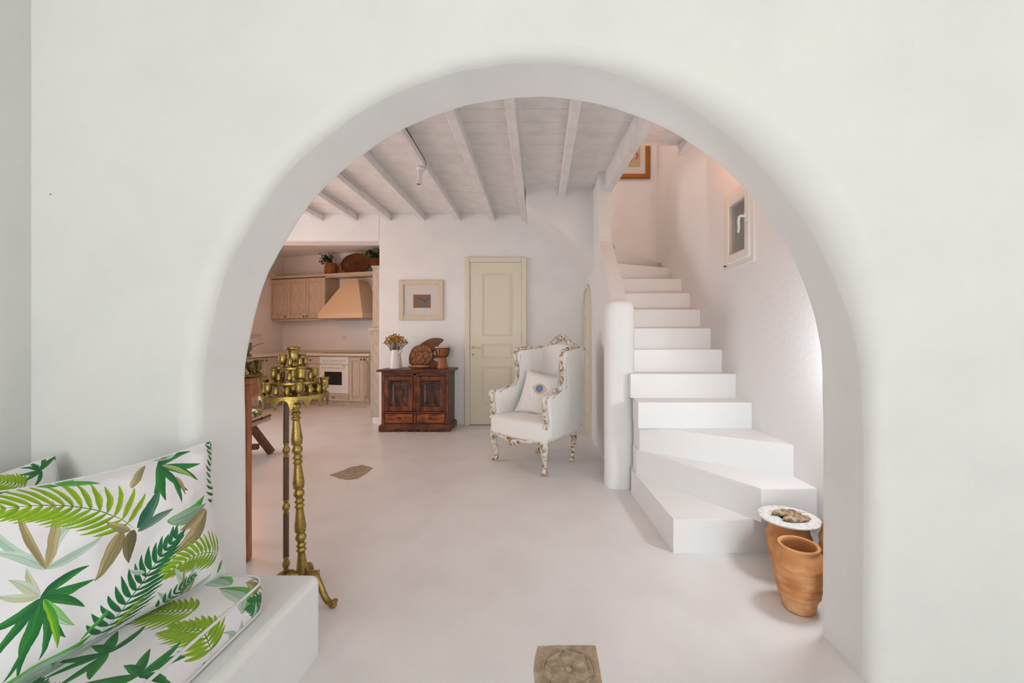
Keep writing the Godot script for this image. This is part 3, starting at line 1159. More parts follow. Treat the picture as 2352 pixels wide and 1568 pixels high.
func build_doors() -> void:
	# panelled door in the back wall
	var D := struct_node("door_1", v(-0.555, 0, 5.03))
	var st := S()
	box(st, Vector3(-0.3575, 1.055, 0.02), Vector3(0.065, 2.11, 0.04), 0.008)
	box(st, Vector3(0.3575, 1.055, 0.02), Vector3(0.065, 2.11, 0.04), 0.008)
	box(st, Vector3(0, 2.0775, 0.02), Vector3(0.65, 0.065, 0.04), 0.008)
	part("door_frame", st, M.cream_paint, D)
	st = S()
	box(st, Vector3(0, 1.026, 0.012), Vector3(0.648, 2.035, 0.024), 0.003)
	var leaf_ := part("door_leaf", st, M.cream_paint, D)
	for p in [[0.26, 0.735], [0.84, 1.017], [1.12, 1.897]]:
		st = S()
		var y0: float = p[0]
		var y1: float = p[1]
		for q in [[0.019, 0.012, 0.0], [0.017, 0.007, 0.02]]:
			var e: float = q[2]
			var z: float = 0.024 + (q[0] - 0.019) * 0.5
			for sx in [-1.0, 1.0]:
				box(st, Vector3(0.014 + sx * (0.184 - e), (y0 + y1) / 2, z), Vector3(q[1], y1 - y0 - 2 * e, 0.012), 0.004)
			box(st, Vector3(0.014, y0 + e, z), Vector3(0.368 - 2 * e, q[1], 0.012), 0.004)
			box(st, Vector3(0.014, y1 - e, z), Vector3(0.368 - 2 * e, q[1], 0.012), 0.004)
		part("panel_moulding", st, M.cream_paint, leaf_)
	st = S()
	tube(st, [Vector3(-0.285, 0.975, 0.024), Vector3(-0.285, 0.975, 0.055), Vector3(-0.278, 0.975, 0.062), Vector3(-0.18, 0.97, 0.062)], 0.008, 10)
	lathe(st, [[0.0, 0.004], [0.018, 0.004], [0.02, 0.0]], Transform3D(Basis(Vector3.RIGHT, PI / 2), Vector3(-0.285, 0.975, 0.024)), 16)
	part("handle", st, M.cream_handle, leaf_)
	st = S()
	lathe(st, [[0.0, 0.003], [0.012, 0.003], [0.014, 0.0]], Transform3D(Basis(Vector3.RIGHT, PI / 2), Vector3(-0.285, 0.885, 0.024)), 16)
	part("key_plate", st, M.cream_handle, leaf_)
	st = S()
	box(st, Vector3(-0.285, 0.884, 0.0278), Vector3(0.007, 0.016, 0.002), 0.001)
	part("keyhole", st, M.dark, leaf_)
	for y in [0.25, 1.1, 1.86]:
		st = S()
		lathe(st, [[0.0, -0.045], [0.008, -0.045], [0.008, 0.045], [0.0, 0.045]], Transform3D(Basis.IDENTITY, Vector3(0.327, y, 0.034)), 10)
		part("hinge", st, M.cream_handle, D)
	# small arched door under the stairs, in the wall that faces left
	var E := struct_node("door_2", v(0.565, 0, 4.675))
	var prof := func(w: float, h: float) -> Array:
		var a := [Vector2(-w, 0.0), Vector2(-w, h - w)]
		for i in 17:
			var f := PI - PI * i / 16
			a.append(Vector2(cos(f) * w, h - w + sin(f) * w))
		a.append(Vector2(w, 0.0))
		return a
	st = S()
	var out_: Array = prof.call(0.335, 1.72)
	var in_: Array = prof.call(0.285, 1.67)
	for i in out_.size() - 1:
		var quad_ := [out_[i], out_[i + 1], in_[i + 1], in_[i]]
		prism(st, quad_, 0.0, 0.028, Vector3.ZERO, Vector3.FORWARD, Vector3.UP, Vector3.LEFT)
	part("door_frame", st, M.cream_paint, E)
	st = S()
	prism(st, prof.call(0.283, 1.668), 0.0, 0.012, Vector3.ZERO, Vector3.FORWARD, Vector3.UP, Vector3.LEFT)
	var lf := part("door_leaf", st, M.cream_paint, E)
	st = S()
	for w in [[0.0, 0.2, 0.62], [0.0, 0.75, 1.35]]:
		for sx in [-1.0, 1.0]:
			box(st, Vector3(-0.015, (w[1] + w[2]) / 2, sx * 0.19), Vector3(0.01, w[2] - w[1], 0.012), 0.003)
		for y in [w[1], w[2]]:
			box(st, Vector3(-0.015, y, 0), Vector3(0.01, 0.012, 0.39), 0.003)
	part("panel_moulding", st, M.cream_paint, lf)
	st = S()
	tube(st, [Vector3(-0.012, 0.93, 0.22), Vector3(-0.05, 0.93, 0.22), Vector3(-0.056, 0.93, 0.21), Vector3(-0.056, 0.925, 0.13)], 0.008, 8)
	part("handle", st, M.white_gloss, lf)


func build_windows() -> void:
	# small casement beside the stairs, opening in the wall that faces left
	var W := struct_node("window_1", v(1.3555, 1.555, 2.709))
	var wd := 0.418
	var ht := 0.545
	var ring := func(st: SurfaceTool, a: float, b: float, w: float, h0: float, h1: float, t: float, bev: float) -> void:
		# a..b depth along x; w half width; bars of width t
		var cx := (a + b) / 2
		var sx := b - a
		box(st, Vector3(cx, (h0 + h1) / 2, w - t / 2), Vector3(sx, h1 - h0, t), bev)
		box(st, Vector3(cx, (h0 + h1) / 2, -w + t / 2), Vector3(sx, h1 - h0, t), bev)
		box(st, Vector3(cx, h0 + t / 2, 0), Vector3(sx, t, 2 * w - 2 * t), bev)
		box(st, Vector3(cx, h1 - t / 2, 0), Vector3(sx, t, 2 * w - 2 * t), bev)
	var st := S()
	ring.call(st, -0.012, 0.05, wd / 2, 0.0, ht, 0.055, 0.006)
	part("window_frame", st, M.upvc, W)
	st = S()
	ring.call(st, -0.024, 0.03, wd / 2 - 0.04, 0.04, ht - 0.04, 0.062, 0.008)
	var sash := part("sash", st, M.upvc, W)
	st = S()
	box(st, Vector3(0.004, ht / 2, 0), Vector3(0.006, ht - 0.2, wd - 0.2), 0.0)
	part("pane", st, M.glass, sash)
	st = S()
	box(st, Vector3(-0.028, 0.3, 0.138), Vector3(0.012, 0.065, 0.026), 0.004)
	tube(st, [Vector3(-0.03, 0.305, 0.138), Vector3(-0.06, 0.305, 0.138), Vector3(-0.068, 0.3, 0.135), Vector3(-0.07, 0.27, 0.13), Vector3(-0.066, 0.235, 0.128), Vector3(-0.07, 0.2, 0.127)], [0.009, 0.009, 0.009, 0.009, 0.008, 0.007], 8)
	part("handle", st, M.white_gloss, sash)
	st = S()
	box(st, Vector3(-0.022, 0.036, -0.165), Vector3(0.008, 0.01, 0.022), 0.002)
	part("hinge", st, M.dark, W)
	st = S()
	box(st, Vector3(0.2, ht / 2, 0), Vector3(0.03, ht, wd), 0.002)
	part("shutter", st, M.olive_shutter, W, "closed olive wooden shutter behind the pane")
	# kitchen window over the sink
	W = struct_node("window_2", v(-4.795, 1.2, 6.385))
	wd = 0.67
	ht = 0.75
	st = S()
	ring.call(st, -0.06, 0.012, wd / 2, 0.0, ht, 0.06, 0.006)
	part("window_frame", st, M.upvc, W)
	st = S()
	ring.call(st, -0.05, 0.02, wd / 2 - 0.045, 0.045, ht - 0.045, 0.055, 0.006)
	sash = part("sash", st, M.upvc, W)
	st = S()
	box(st, Vector3(-0.02, ht / 2, 0), Vector3(0.006, ht - 0.18, wd - 0.18), 0.0)
	part("pane", st, M.glass, sash)
	st = S()
	box(st, Vector3(0.035, -0.02, 0), Vector3(0.08, 0.025, wd + 0.08), 0.005)
	part("window_sill", st, M.upvc, W)
	st = S()
	box(st, Vector3(-0.19, ht / 2, 0), Vector3(0.02, ht, wd), 0.002)
	part("shutter", st, M.olive_shutter, W)
	# dining window and terrace doors, the openings the daylight comes through
	W = struct_node("door_4", v(-4.895, 0.0, 3.0))
	st = S()
	ring.call(st, -0.03, 0.03, 0.9, 0.0, 2.15, 0.07, 0.006)
	box(st, Vector3(0, 1.075, 0), Vector3(0.06, 2.0, 0.09), 0.005)
	part("door_frame", st, M.upvc, W)
	st = S()
	for z in [-0.4375, 0.4375]:
		box(st, Vector3(0, 1.075, z), Vector3(0.006, 2.0, 0.78), 0.0)
	part("pane", st, M.glass, W)
	W = struct_node("door_3", v(0.3, 0, -7.1))
	st = S()
	for x in [-1.26, -0.05, 0.05, 1.26]:
		box(st, Vector3(x, 1.15, 0), Vector3(0.08, 2.3, 0.06), 0.005)
	for x in [-0.655, 0.655]:
		for y in [0.06, 2.25]:
			box(st, Vector3(x, y, 0), Vector3(1.15, 0.1, 0.06), 0.005)
	part("door_frame", st, M.upvc, W)
	st = S()
	for x in [-0.655, 0.655]:
		box(st, Vector3(x, 1.15, 0), Vector3(1.15, 2.1, 0.006), 0.0)
	part("pane", st, M.glass, W)


# ---------------------------------------------------------------- the built-in bench and its cushions
func rounded_rect(w: float, h: float, r: float, n := 5) -> Array:
	var a := []
	for c in [[1, 1, 0.0], [-1, 1, 0.5], [-1, -1, 1.0], [1, -1, 1.5]]:
		for i in n + 1:
			var f: float = PI * (c[2] + 0.5 * i / n)
			a.append(Vector2(c[0] * (w / 2 - r) + cos(f) * r, c[1] * (h / 2 - r) + sin(f) * r))
	return a


func build_front_bench() -> void:
	# masonry block: rounded plan, rounded top edge
	var st := S()
	var o2 := [Vector2(-1.543, -1.6), Vector2(-0.744, -1.6)]
	for i in 7:
		var f := PI / 2 * i / 6
		o2.append(Vector2(-0.774 + cos(f) * 0.03, 1.331 + sin(f) * 0.03))
	o2.append_array([Vector2(-1.046, 1.361), Vector2(-1.046, 1.207), Vector2(-1.543, 1.207)])
	var inset := func(e: float) -> Array:
		var out := []
		for i in o2.size():
			var p: Vector2 = o2[i]
			var q := p
			if i >= 1 and i <= 8:
				var away := Vector2(-1, 0)
				if i >= 2:
					var f := PI / 2 * (i - 2) / 6
					away = -Vector2(cos(f), sin(f))
				q = p + away * e
			elif i == 9:
				q = p + Vector2(0, -e)
			out.append(q)
		return out
	var rows := []
	for w in [[0.0, 0.0], [0.1, 0.0], [0.24, 0.0], [0.251, 0.004], [0.258, 0.012], [0.261, 0.024]]:
		var ring_pts: Array = inset.call(w[1])
		var row := []
		for k in range(1, 10):
			row.append(v(ring_pts[k].x, w[0], ring_pts[k].y))
		rows.append(row)
	grid(st, rows, false, Vector3(1, 0, -0.3))
	plan(st, inset.call(0.024), 0.0, 0.2611)
	solo("masonry_bench", st, M.plaster, "white plastered built-in bench block at the foot of the arch", "bench")
	# seat mattress
	var seat := thing("seat_cushion", "long palm-print seat cushion lying on the white built-in bench", "cushion", v(-1.15, 0.2625, 0.36))
	st = S()
	var rr := rounded_rect(0.69, 1.66, 0.055, 6)
	rows = []
	var nz := FastNoiseLite.new()
	nz.seed = 9
	nz.frequency = 3.0
	for w in [[0.0, 0.95], [0.006, 0.985], [0.03, 1.0], [0.06, 1.0], [0.084, 0.99], [0.092, 0.965], [0.095, 0.8], [0.097, 0.4], [0.097, 0.0]]:
		var row := []
		for p in rr:
			var q: Vector2 = Vector2(p.x - signf(p.x) * (1.0 - w[1]) * 0.345, p.y - signf(p.y) * (1.0 - w[1]) * 0.345) if w[1] > 0.9 else p * w[1]
			var bump: float = 0.004 * nz.get_noise_2d(p.x * 3.0, p.y * 3.0 + w[0] * 20.0)
			row.append(Vector3(q.x + bump, w[0] + bump * 0.5, q.y))
		rows.append(row)
	grid_planar(st, rows, 1.5)
	part("cover", st, M.palm_cloth, seat)
	st = S()
	for y in [0.008, 0.088]:
		var pts := []
		for p in rr:
			pts.append(Vector3(p.x * 0.993, y, p.y * 0.997))
		pts.append(pts[0])
		tube(st, pts, 0.004, 6)
	part("piping", st, M.cloth_seam, seat)
	# large pillow leaning back against the smaller one
	var U := Vector3(0.112, 0, -0.4115)
	var V := Vector3(-0.059, 0.3615, 0)
	var p1 := thing("throw_pillow", "large palm-print pillow in front, its corner touching the arch edge", "pillow")
	p1.transform = Transform3D(basis_of(U, V), v(-1.036, 0.546, 0.985))
	st = S()
	pillow_faces(st, 0.47, 0.41, 0.16, 3, 0.012)
	part("cover", st, M.palm_cloth_large, p1)
	st = S()
	tube(st, pillow_rim(0.47, 0.41), 0.003, 6)
	part("seam", st, M.cloth_seam, p1)
	var p2 := thing("throw_pillow", "palm-print pillow half hidden behind the large one, in the wall corner", "pillow")
	p2.transform = Transform3D(basis_of(Vector3(0.06, 0.03, -0.42), Vector3(-0.12, 0.36, 0)), v(-1.4, 0.525, 0.955))
	st = S()
	pillow_faces(st, 0.45, 0.37, 0.13, 5, 0.012)
	part("cover", st, M.palm_cloth, p2)
	st = S()
	tube(st, pillow_rim(0.45, 0.37), 0.003, 6)
	part("seam", st, M.cloth_seam, p2)


func pillow_rim(w: float, h: float) -> Array:
	var pts := []
	var n := 14
	for s in 4:
		for i in n:
			var t := 2.0 * i / n - 1.0
			var a: float = [t, 1.0, -t, -1.0][s]
			var b: float = [1.0, -t, -1.0, t][s]
			pts.append(Vector3(w / 2 * a * (1.0 - 0.1 * (1.0 - b * b)), h / 2 * b * (1.0 - 0.1 * (1.0 - a * a)), 0))
	pts.append(pts[0])
	return pts


# like grid, but with cloth laid flat on it: uv from where each point lies, side faces folded out
func grid_planar(st: SurfaceTool, rows: Array, per_m: float) -> void:
	var tmp := S()
	grid(tmp, rows)
	var arr := tmp.commit_to_arrays()
	var vs: PackedVector3Array = arr[Mesh.ARRAY_VERTEX]
	var ns: PackedVector3Array = arr[Mesh.ARRAY_NORMAL]
	var ix = arr[Mesh.ARRAY_INDEX]
	var count: int = ix.size() if ix else vs.size()
	for k in count:
		var i: int = ix[k] if ix else k
		var p := vs[i]
		st.set_normal(ns[i])
		st.set_uv(Vector2(p.z - 0.3 * (0.1 - p.y) * signf(p.z), p.x + (0.1 - p.y) * signf(p.x)) * per_m)
		st.add_vertex(p)


# ---------------------------------------------------------------- brass candle stands
func cup_mesh(kind: int) -> ArrayMesh:
	var st := S()
	var prof := []
	if kind == 0:      # slim straight cup on a small foot
		prof = [[0.0, 0.0], [0.0085, 0.0], [0.0085, 0.002], [0.0045, 0.004], [0.004, 0.008], [0.0075, 0.011], [0.0085, 0.016], [0.008, 0.028], [0.0085, 0.033], [0.0095, 0.036], [0.0095, 0.038], [0.007, 0.038], [0.0065, 0.02], [0.0, 0.018]]
	elif kind == 1:    # goblet
		prof = [[0.0, 0.0], [0.012, 0.0], [0.012, 0.002], [0.006, 0.005], [0.005, 0.011], [0.009, 0.016], [0.0135, 0.024], [0.0145, 0.034], [0.0135, 0.042], [0.015, 0.049], [0.0165, 0.052], [0.0165, 0.054], [0.0135, 0.054], [0.012, 0.03], [0.0, 0.026]]
	else:              # large banded cup
		prof = [[0.0, 0.0], [0.016, 0.0], [0.016, 0.003], [0.008, 0.007], [0.0075, 0.013], [0.013, 0.017], [0.0165, 0.022], [0.0155, 0.028], [0.0155, 0.044], [0.0165, 0.047], [0.0165, 0.05], [0.0155, 0.053], [0.019, 0.06], [0.0195, 0.063], [0.016, 0.063], [0.013, 0.04], [0.0, 0.036]]
	lathe(st, prof, Transform3D.IDENTITY, 14)
	return st.commit()


func tier_mesh(r: float, th: float) -> ArrayMesh:
	var st := S()
	lathe(st, [[0.0, -th * 0.6], [r * 0.6, -th * 0.6], [r - 0.004, -th], [r, -th * 0.9], [r, -0.001], [r - 0.002, 0.001], [r - 0.006, 0.0], [r - 0.01, -0.003], [0.0, -0.003]], Transform3D.IDENTITY, 40)
	return st.commit()


func build_candle_stands() -> void:
	# large stand: turned pole on three scrolled feet, three tiers of cups
	var A := v(-0.962, 0, 1.62)
	var s := thing("candle_stand", "tall brass three-tier church candle stand with turned pole beside the bench", "candle stand", A)
	var lean := Vector3(-0.041, 1, 0.0)
	var st := S()
	var prof := [[0.0, 0.05]]
	# repeated turnings: taper, ball, rings
	var y := 0.06
	prof.append_array([[0.03, 0.05], [0.034, 0.075], [0.024, 0.095]])
	y = 0.10
	for k in 4:
		var top := y + 0.178
		prof.append_array([[0.0195, y], [0.0215, y + 0.02], [0.0175, y + 0.055], [0.0135, y + 0.092], [0.0135, y + 0.098], [0.018, y + 0.102], [0.0185, y + 0.107], [0.0135, y + 0.112], [0.0135, y + 0.117], [0.0185, y + 0.122], [0.0185, y + 0.127], [0.013, y + 0.133], [0.0125, y + 0.138], [0.0185, y + 0.147], [0.0205, y + 0.156], [0.0175, y + 0.166], [0.0125, y + 0.172]])
		y = top
	prof.append_array([[0.0185, 0.815], [0.0195, 0.822], [0.013, 0.83], [0.013, 0.845], [0.0, 0.845]])
	var lb := Basis(Vector3(1, 0, 0), lean, Vector3(0, 0, 1))
	lathe(st, prof, Transform3D(lb, Vector3.ZERO), 20)
	part("pole", st, M.brass, s)
	for k in 3:
		var a := deg_to_rad(-18.0 + 120.0 * k)
		var o := Vector3(cos(a), 0, -sin(a))
		st = S()
		var pts := []
		for w in [[0.012, 0.105], [0.04, 0.118], [0.068, 0.105], [0.088, 0.075], [0.105, 0.045], [0.122, 0.024], [0.14, 0.016], [0.156, 0.02], [0.163, 0.03]]:
			pts.append(o * w[0] + Vector3(0, w[1], 0))
		tube(st, smooth(pts, false, 3), 0.0125, 10, 0.8)
		ball(st, o * 0.152 + Vector3(0, 0.011, 0), Vector3(0.016, 0.011, 0.014))
		part("foot", st, M.brass, s)
	var cups := [cup_mesh(0), cup_mesh(1), cup_mesh(2)]
	var tiers := [[0.839, 0.122, 17, 0.4, [0, 0, 1, 0, 0, 1, 0, 2]], [0.889, 0.086, 11, 0.2, [0, 2, 0, 0, 1, 2]], [0.947, 0.056, 7, 0.5, [0, 0, 1]]]
	for t in tiers:
		var c: Vector3 = lean * t[0]
		var o := part("tier", tier_mesh(t[1], 0.012), M.brass, s)
		o.position = c
		for k in t[2]:
			var a: float = TAU * (k + t[3]) / t[2]
			var kinds: Array = t[4]
			var cup := part("candle_cup", cups[kinds[k % kinds.size()]], M.brass, o)
			cup.position = Vector3(cos(a), 0, sin(a)) * (t[1] - 0.016) + Vector3(0, -0.002, 0)
	# pierced skirt under the widest tier
	st = S()
	var c0: Vector3 = lean * 0.839
	var seg := 168
	var fl := 14
	for i in seg:
		var a0 := TAU * i / seg
		var a1 := TAU * (i + 1) / seg
		var dep := []
		for aa in [a0, a1]:
			var ph := fposmod(aa / TAU * fl, 1.0)
			var tt := absf(ph - 0.5) * 2.0      # 0 in the middle of a drop, 1 between drops
			# round scallops that leave a lobed drop between them
			var dd := 0.034 - 0.022 * sqrt(maxf(0.0, 1.0 - pow((1.0 - tt) / 0.72, 2.0)))
			if tt < 0.3:
				dd += 0.01 * sqrt(maxf(0.0, 1.0 - pow(tt / 0.3, 2.0)))
			if tt < 0.08:
				dd += 0.006
			dep.append(dd)
		for rr in [[0.1222, 1.0], [0.1198, -1.0]]:
			var p0: Vector3 = Vector3(cos(a0), 0, sin(a0)) * rr[0]
			var p1: Vector3 = Vector3(cos(a1), 0, sin(a1)) * rr[0]
			var n: Vector3 = (p0 + p1).normalized() * rr[1]
			quad(st, c0 + p0, c0 + p1, c0 + p1 + Vector3(0, -dep[1], 0), c0 + p0 + Vector3(0, -dep[0], 0), n)
		var b0 := Vector3(cos(a0), 0, sin(a0))
		var b1 := Vector3(cos(a1), 0, sin(a1))
		quad(st, c0 + b0 * 0.1198 + Vector3(0, -dep[0], 0), c0 + b0 * 0.1222 + Vector3(0, -dep[0], 0), c0 + b1 * 0.1222 + Vector3(0, -dep[1], 0), c0 + b1 * 0.1198 + Vector3(0, -dep[1], 0), Vector3.DOWN)
	part("skirt", st, M.brass, s, "scalloped brass skirt with drop finials")
	st = S()
	var mid := [[0.013, 0.84], [0.02, 0.845], [0.026, 0.86], [0.022, 0.875], [0.028, 0.886], [0.013, 0.892], [0.02, 0.905], [0.021, 0.925], [0.014, 0.935], [0.025, 0.944], [0.0, 0.946]]
	lathe(st, mid, Transform3D(lb, Vector3.ZERO), 16)
	part("stem", st, M.brass, s)
	st = S()
	lathe(st, [[0.0, 0.944], [0.016, 0.946], [0.02, 0.955], [0.013, 0.963], [0.019, 0.97], [0.0205, 0.98], [0.0185, 0.99], [0.0195, 1.012], [0.0265, 1.019], [0.0275, 1.024], [0.026, 1.028], [0.02, 1.03], [0.017, 1.0], [0.0, 0.995]], Transform3D(lb, Vector3.ZERO), 20)
	part("top_cup", st, M.brass, s)
	# slim stand just behind
	var b := thing("pole_stand", "slim brass and brown pole stand on a domed foot, behind the candle stand", "stand", v(-1.115, 0, 1.75))
	st = S()
	lathe(st, [[0.0, 0.0], [0.052, 0.0], [0.054, 0.006], [0.05, 0.016], [0.036, 0.03], [0.02, 0.038], [0.012, 0.042], [0.0, 0.042]], Transform3D.IDENTITY, 24)
	part("base", st, M.patina_brass, b)
	var yy := 0.04
	for k in 4:
		st = S()
		lathe(st, [[0.0, yy], [0.010, yy], [0.012, yy + 0.006], [0.0085, yy + 0.014], [0.014, yy + 0.026], [0.0155, yy + 0.034], [0.013, yy + 0.044], [0.0085, yy + 0.052], [0.0115, yy + 0.062], [0.0125, yy + 0.068], [0.0, yy + 0.069]], Transform3D.IDENTITY, 16)
		part("knop", st, M.brass, b)
		if k < 3:
			st = S()
			lathe(st, [[0.0, yy + 0.068], [0.0115, yy + 0.068], [0.0115, yy + 0.25], [0.0, yy + 0.25]], Transform3D.IDENTITY, 16)
			part("pole", st, M.brown_pole, b)
		yy += 0.25
	# second stand, on the console, mostly hidden by the arch
	var c := thing("table_candle_stand", "patinated brass candle tray with green-stained cups on the wooden console", "candle stand", v(-1.535, 0.872, 1.985))
	var t1 := part("tier", tier_mesh(0.13, 0.014), M.patina_brass, c)
	t1.position.y = 0.0155
	for k in 13:
		var a := TAU * (k + 0.35) / 13
		var cup := part("candle_cup", cups[[1, 2, 0, 1, 1][k % 5]], M.patina_brass, t1)
		cup.position = Vector3(cos(a), 0, sin(a)) * 0.108 + Vector3(0, -0.002, 0)
		cup.scale = Vector3.ONE * 1.1
	st = S()
	lathe(st, [[0.0, 0.012], [0.02, 0.014], [0.024, 0.03], [0.014, 0.05], [0.02, 0.075], [0.013, 0.1], [0.02, 0.108], [0.0, 0.109]], Transform3D.IDENTITY, 16)
	part("stem", st, M.patina_brass, c)
	var t2 := part("tier", tier_mesh(0.082, 0.012), M.patina_brass, c)
	t2.position.y = 0.112
	for k in 7:
		var a := TAU * (k + 0.15) / 7
		var cup := part("candle_cup", cups[1 if k % 2 == 0 else 2], M.patina_brass, t2)
		cup.position = Vector3(cos(a), 0, sin(a)) * 0.066 + Vector3(0, -0.002, 0)
		cup.scale = Vector3.ONE * 1.12


# ---------------------------------------------------------------- console and rustic bench on the dining side
func build_dining() -> void:
	var ax := Vector3(-0.93, 0, 0.36).normalized()      # along the console, away to the left
	var az := Vector3(-0.36, 0, -0.93).normalized()     # across it, away from the camera
	var c := thing("console_table", "narrow orange-brown wooden console with square legs behind the left arch jamb", "table")
	c.transform = Transform3D(Basis(ax, Vector3.UP, ax.cross(Vector3.UP)), v(-1.372, 0, 1.885))
	var zs := signf(ax.cross(Vector3.UP).dot(az))
	var wd := 0.31
	var st := S()
	box(st, Vector3(0.5, 0.857, zs * wd / 2), Vector3(1.0, 0.028, wd), 0.004)
	part("tabletop", st, M.console_wood, c)
	st = S()
	box(st, Vector3(0.5, 0.805, zs * 0.035), Vector3(0.86, 0.076, 0.02), 0.003)
	box(st, Vector3(0.5, 0.805, zs * (wd - 0.02)), Vector3(0.86, 0.076, 0.02), 0.003)
	box(st, Vector3(0.03, 0.805, zs * wd / 2), Vector3(0.02, 0.076, wd - 0.04), 0.003)
	box(st, Vector3(0.95, 0.805, zs * wd / 2), Vector3(0.02, 0.076, wd - 0.04), 0.003)
	part("apron", st, M.console_wood, c)
	for p in [[0.036, 0.04], [0.925, 0.04], [0.14, wd - 0.04], [0.925, wd - 0.04]]:
		st = S()
		box(st, Vector3(p[0], 0.4215, zs * p[1]), Vector3(0.055, 0.843, 0.055), 0.005)
		part("leg", st, M.console_leg_wood, c)
	# bench with a cushion
	var b := thing("rustic_bench", "rustic wooden bench with splayed legs and a red-brown strap", "bench", v(-2.63, 0, 3.12), 10.0)
	st = S()
	box(st, Vector3(0, 0.345, 0), Vector3(0.42, 0.062, 1.2), 0.006)
	part("seat", st, M.pale_plank, b)
	st = S()
	for sx in [-1.0, 1.0]:
		box(st, Vector3(sx * 0.2115, 0.36, 0), Vector3(0.006, 0.016, 1.19), 0.002)
	part("strap", st, M.strap, b)
	for z in [-0.42, 0.42]:
		st = S()
		box(st, Vector3(0.2125, 0.36, z), Vector3(0.01, 0.024, 0.014), 0.002)
		part("buckle", st, M.iron, b)
	for sz in [-1.0, 1.0]:
		st = S()
		box(st, Vector3(-0.04, 0.157, sz * 0.5), Vector3(0.1, 0.314, 0.06), 0.006)
		part("post", st, M.bench_wood, b)
		for sx in [-1.0, 1.0]:
			st = S()
			var top := Vector3(sx * 0.06, 0.31, sz * 0.5)
			var foot := Vector3(sx * 0.22, 0.0, sz * 0.58)
			var dir := (foot - top).normalized()
			var B := basis_of(Vector3(0, 0, 1).cross(dir), dir)
			box(st, Vector3.ZERO, Vector3(0.055, top.distance_to(foot) + 0.01, 0.055), 0.006, Transform3D(B, (top + foot) / 2 + Vector3(0, 0.014, 0)))
			part("leg", st, M.bench_wood, b)
		st = S()
		box(st, Vector3(0, 0.09, sz * 0.5), Vector3(0.3, 0.05, 0.04), 0.006)
		part("crossbar", st, M.bench_wood, b)
	st = S()
	tube(st, [Vector3(0, 0.1, -0.5), Vector3(0.02, 0.08, -0.2), Vector3(-0.02, 0.09, 0.2), Vector3(0, 0.1, 0.5)], 0.022, 8)
	part("stretcher", st, M.bench_wood, b)
	var q := thing("bench_cushion", "palm-print cushion pad on the rustic bench behind the candle stand", "cushion", v(-2.65, 0.376, 3.12), 10.0)
	st = S()
	var rows := []
	var rr := rounded_rect(0.37, 1.12, 0.05, 5)
	for w in [[0.0, 0.96], [0.012, 1.0], [0.035, 1.0], [0.05, 0.96], [0.058, 0.8], [0.062, 0.4], [0.062, 0.0]]:
		var row := []
		for p in rr:
			row.append(Vector3(p.x * w[1], w[0], p.y * (1.0 - (1.0 - w[1]) * (0.4 if w[1] > 0.5 else 1.0))))
		rows.append(row)
	grid_planar(st, rows, 1.9)
	part("cover", st, M.palm_cloth, q)


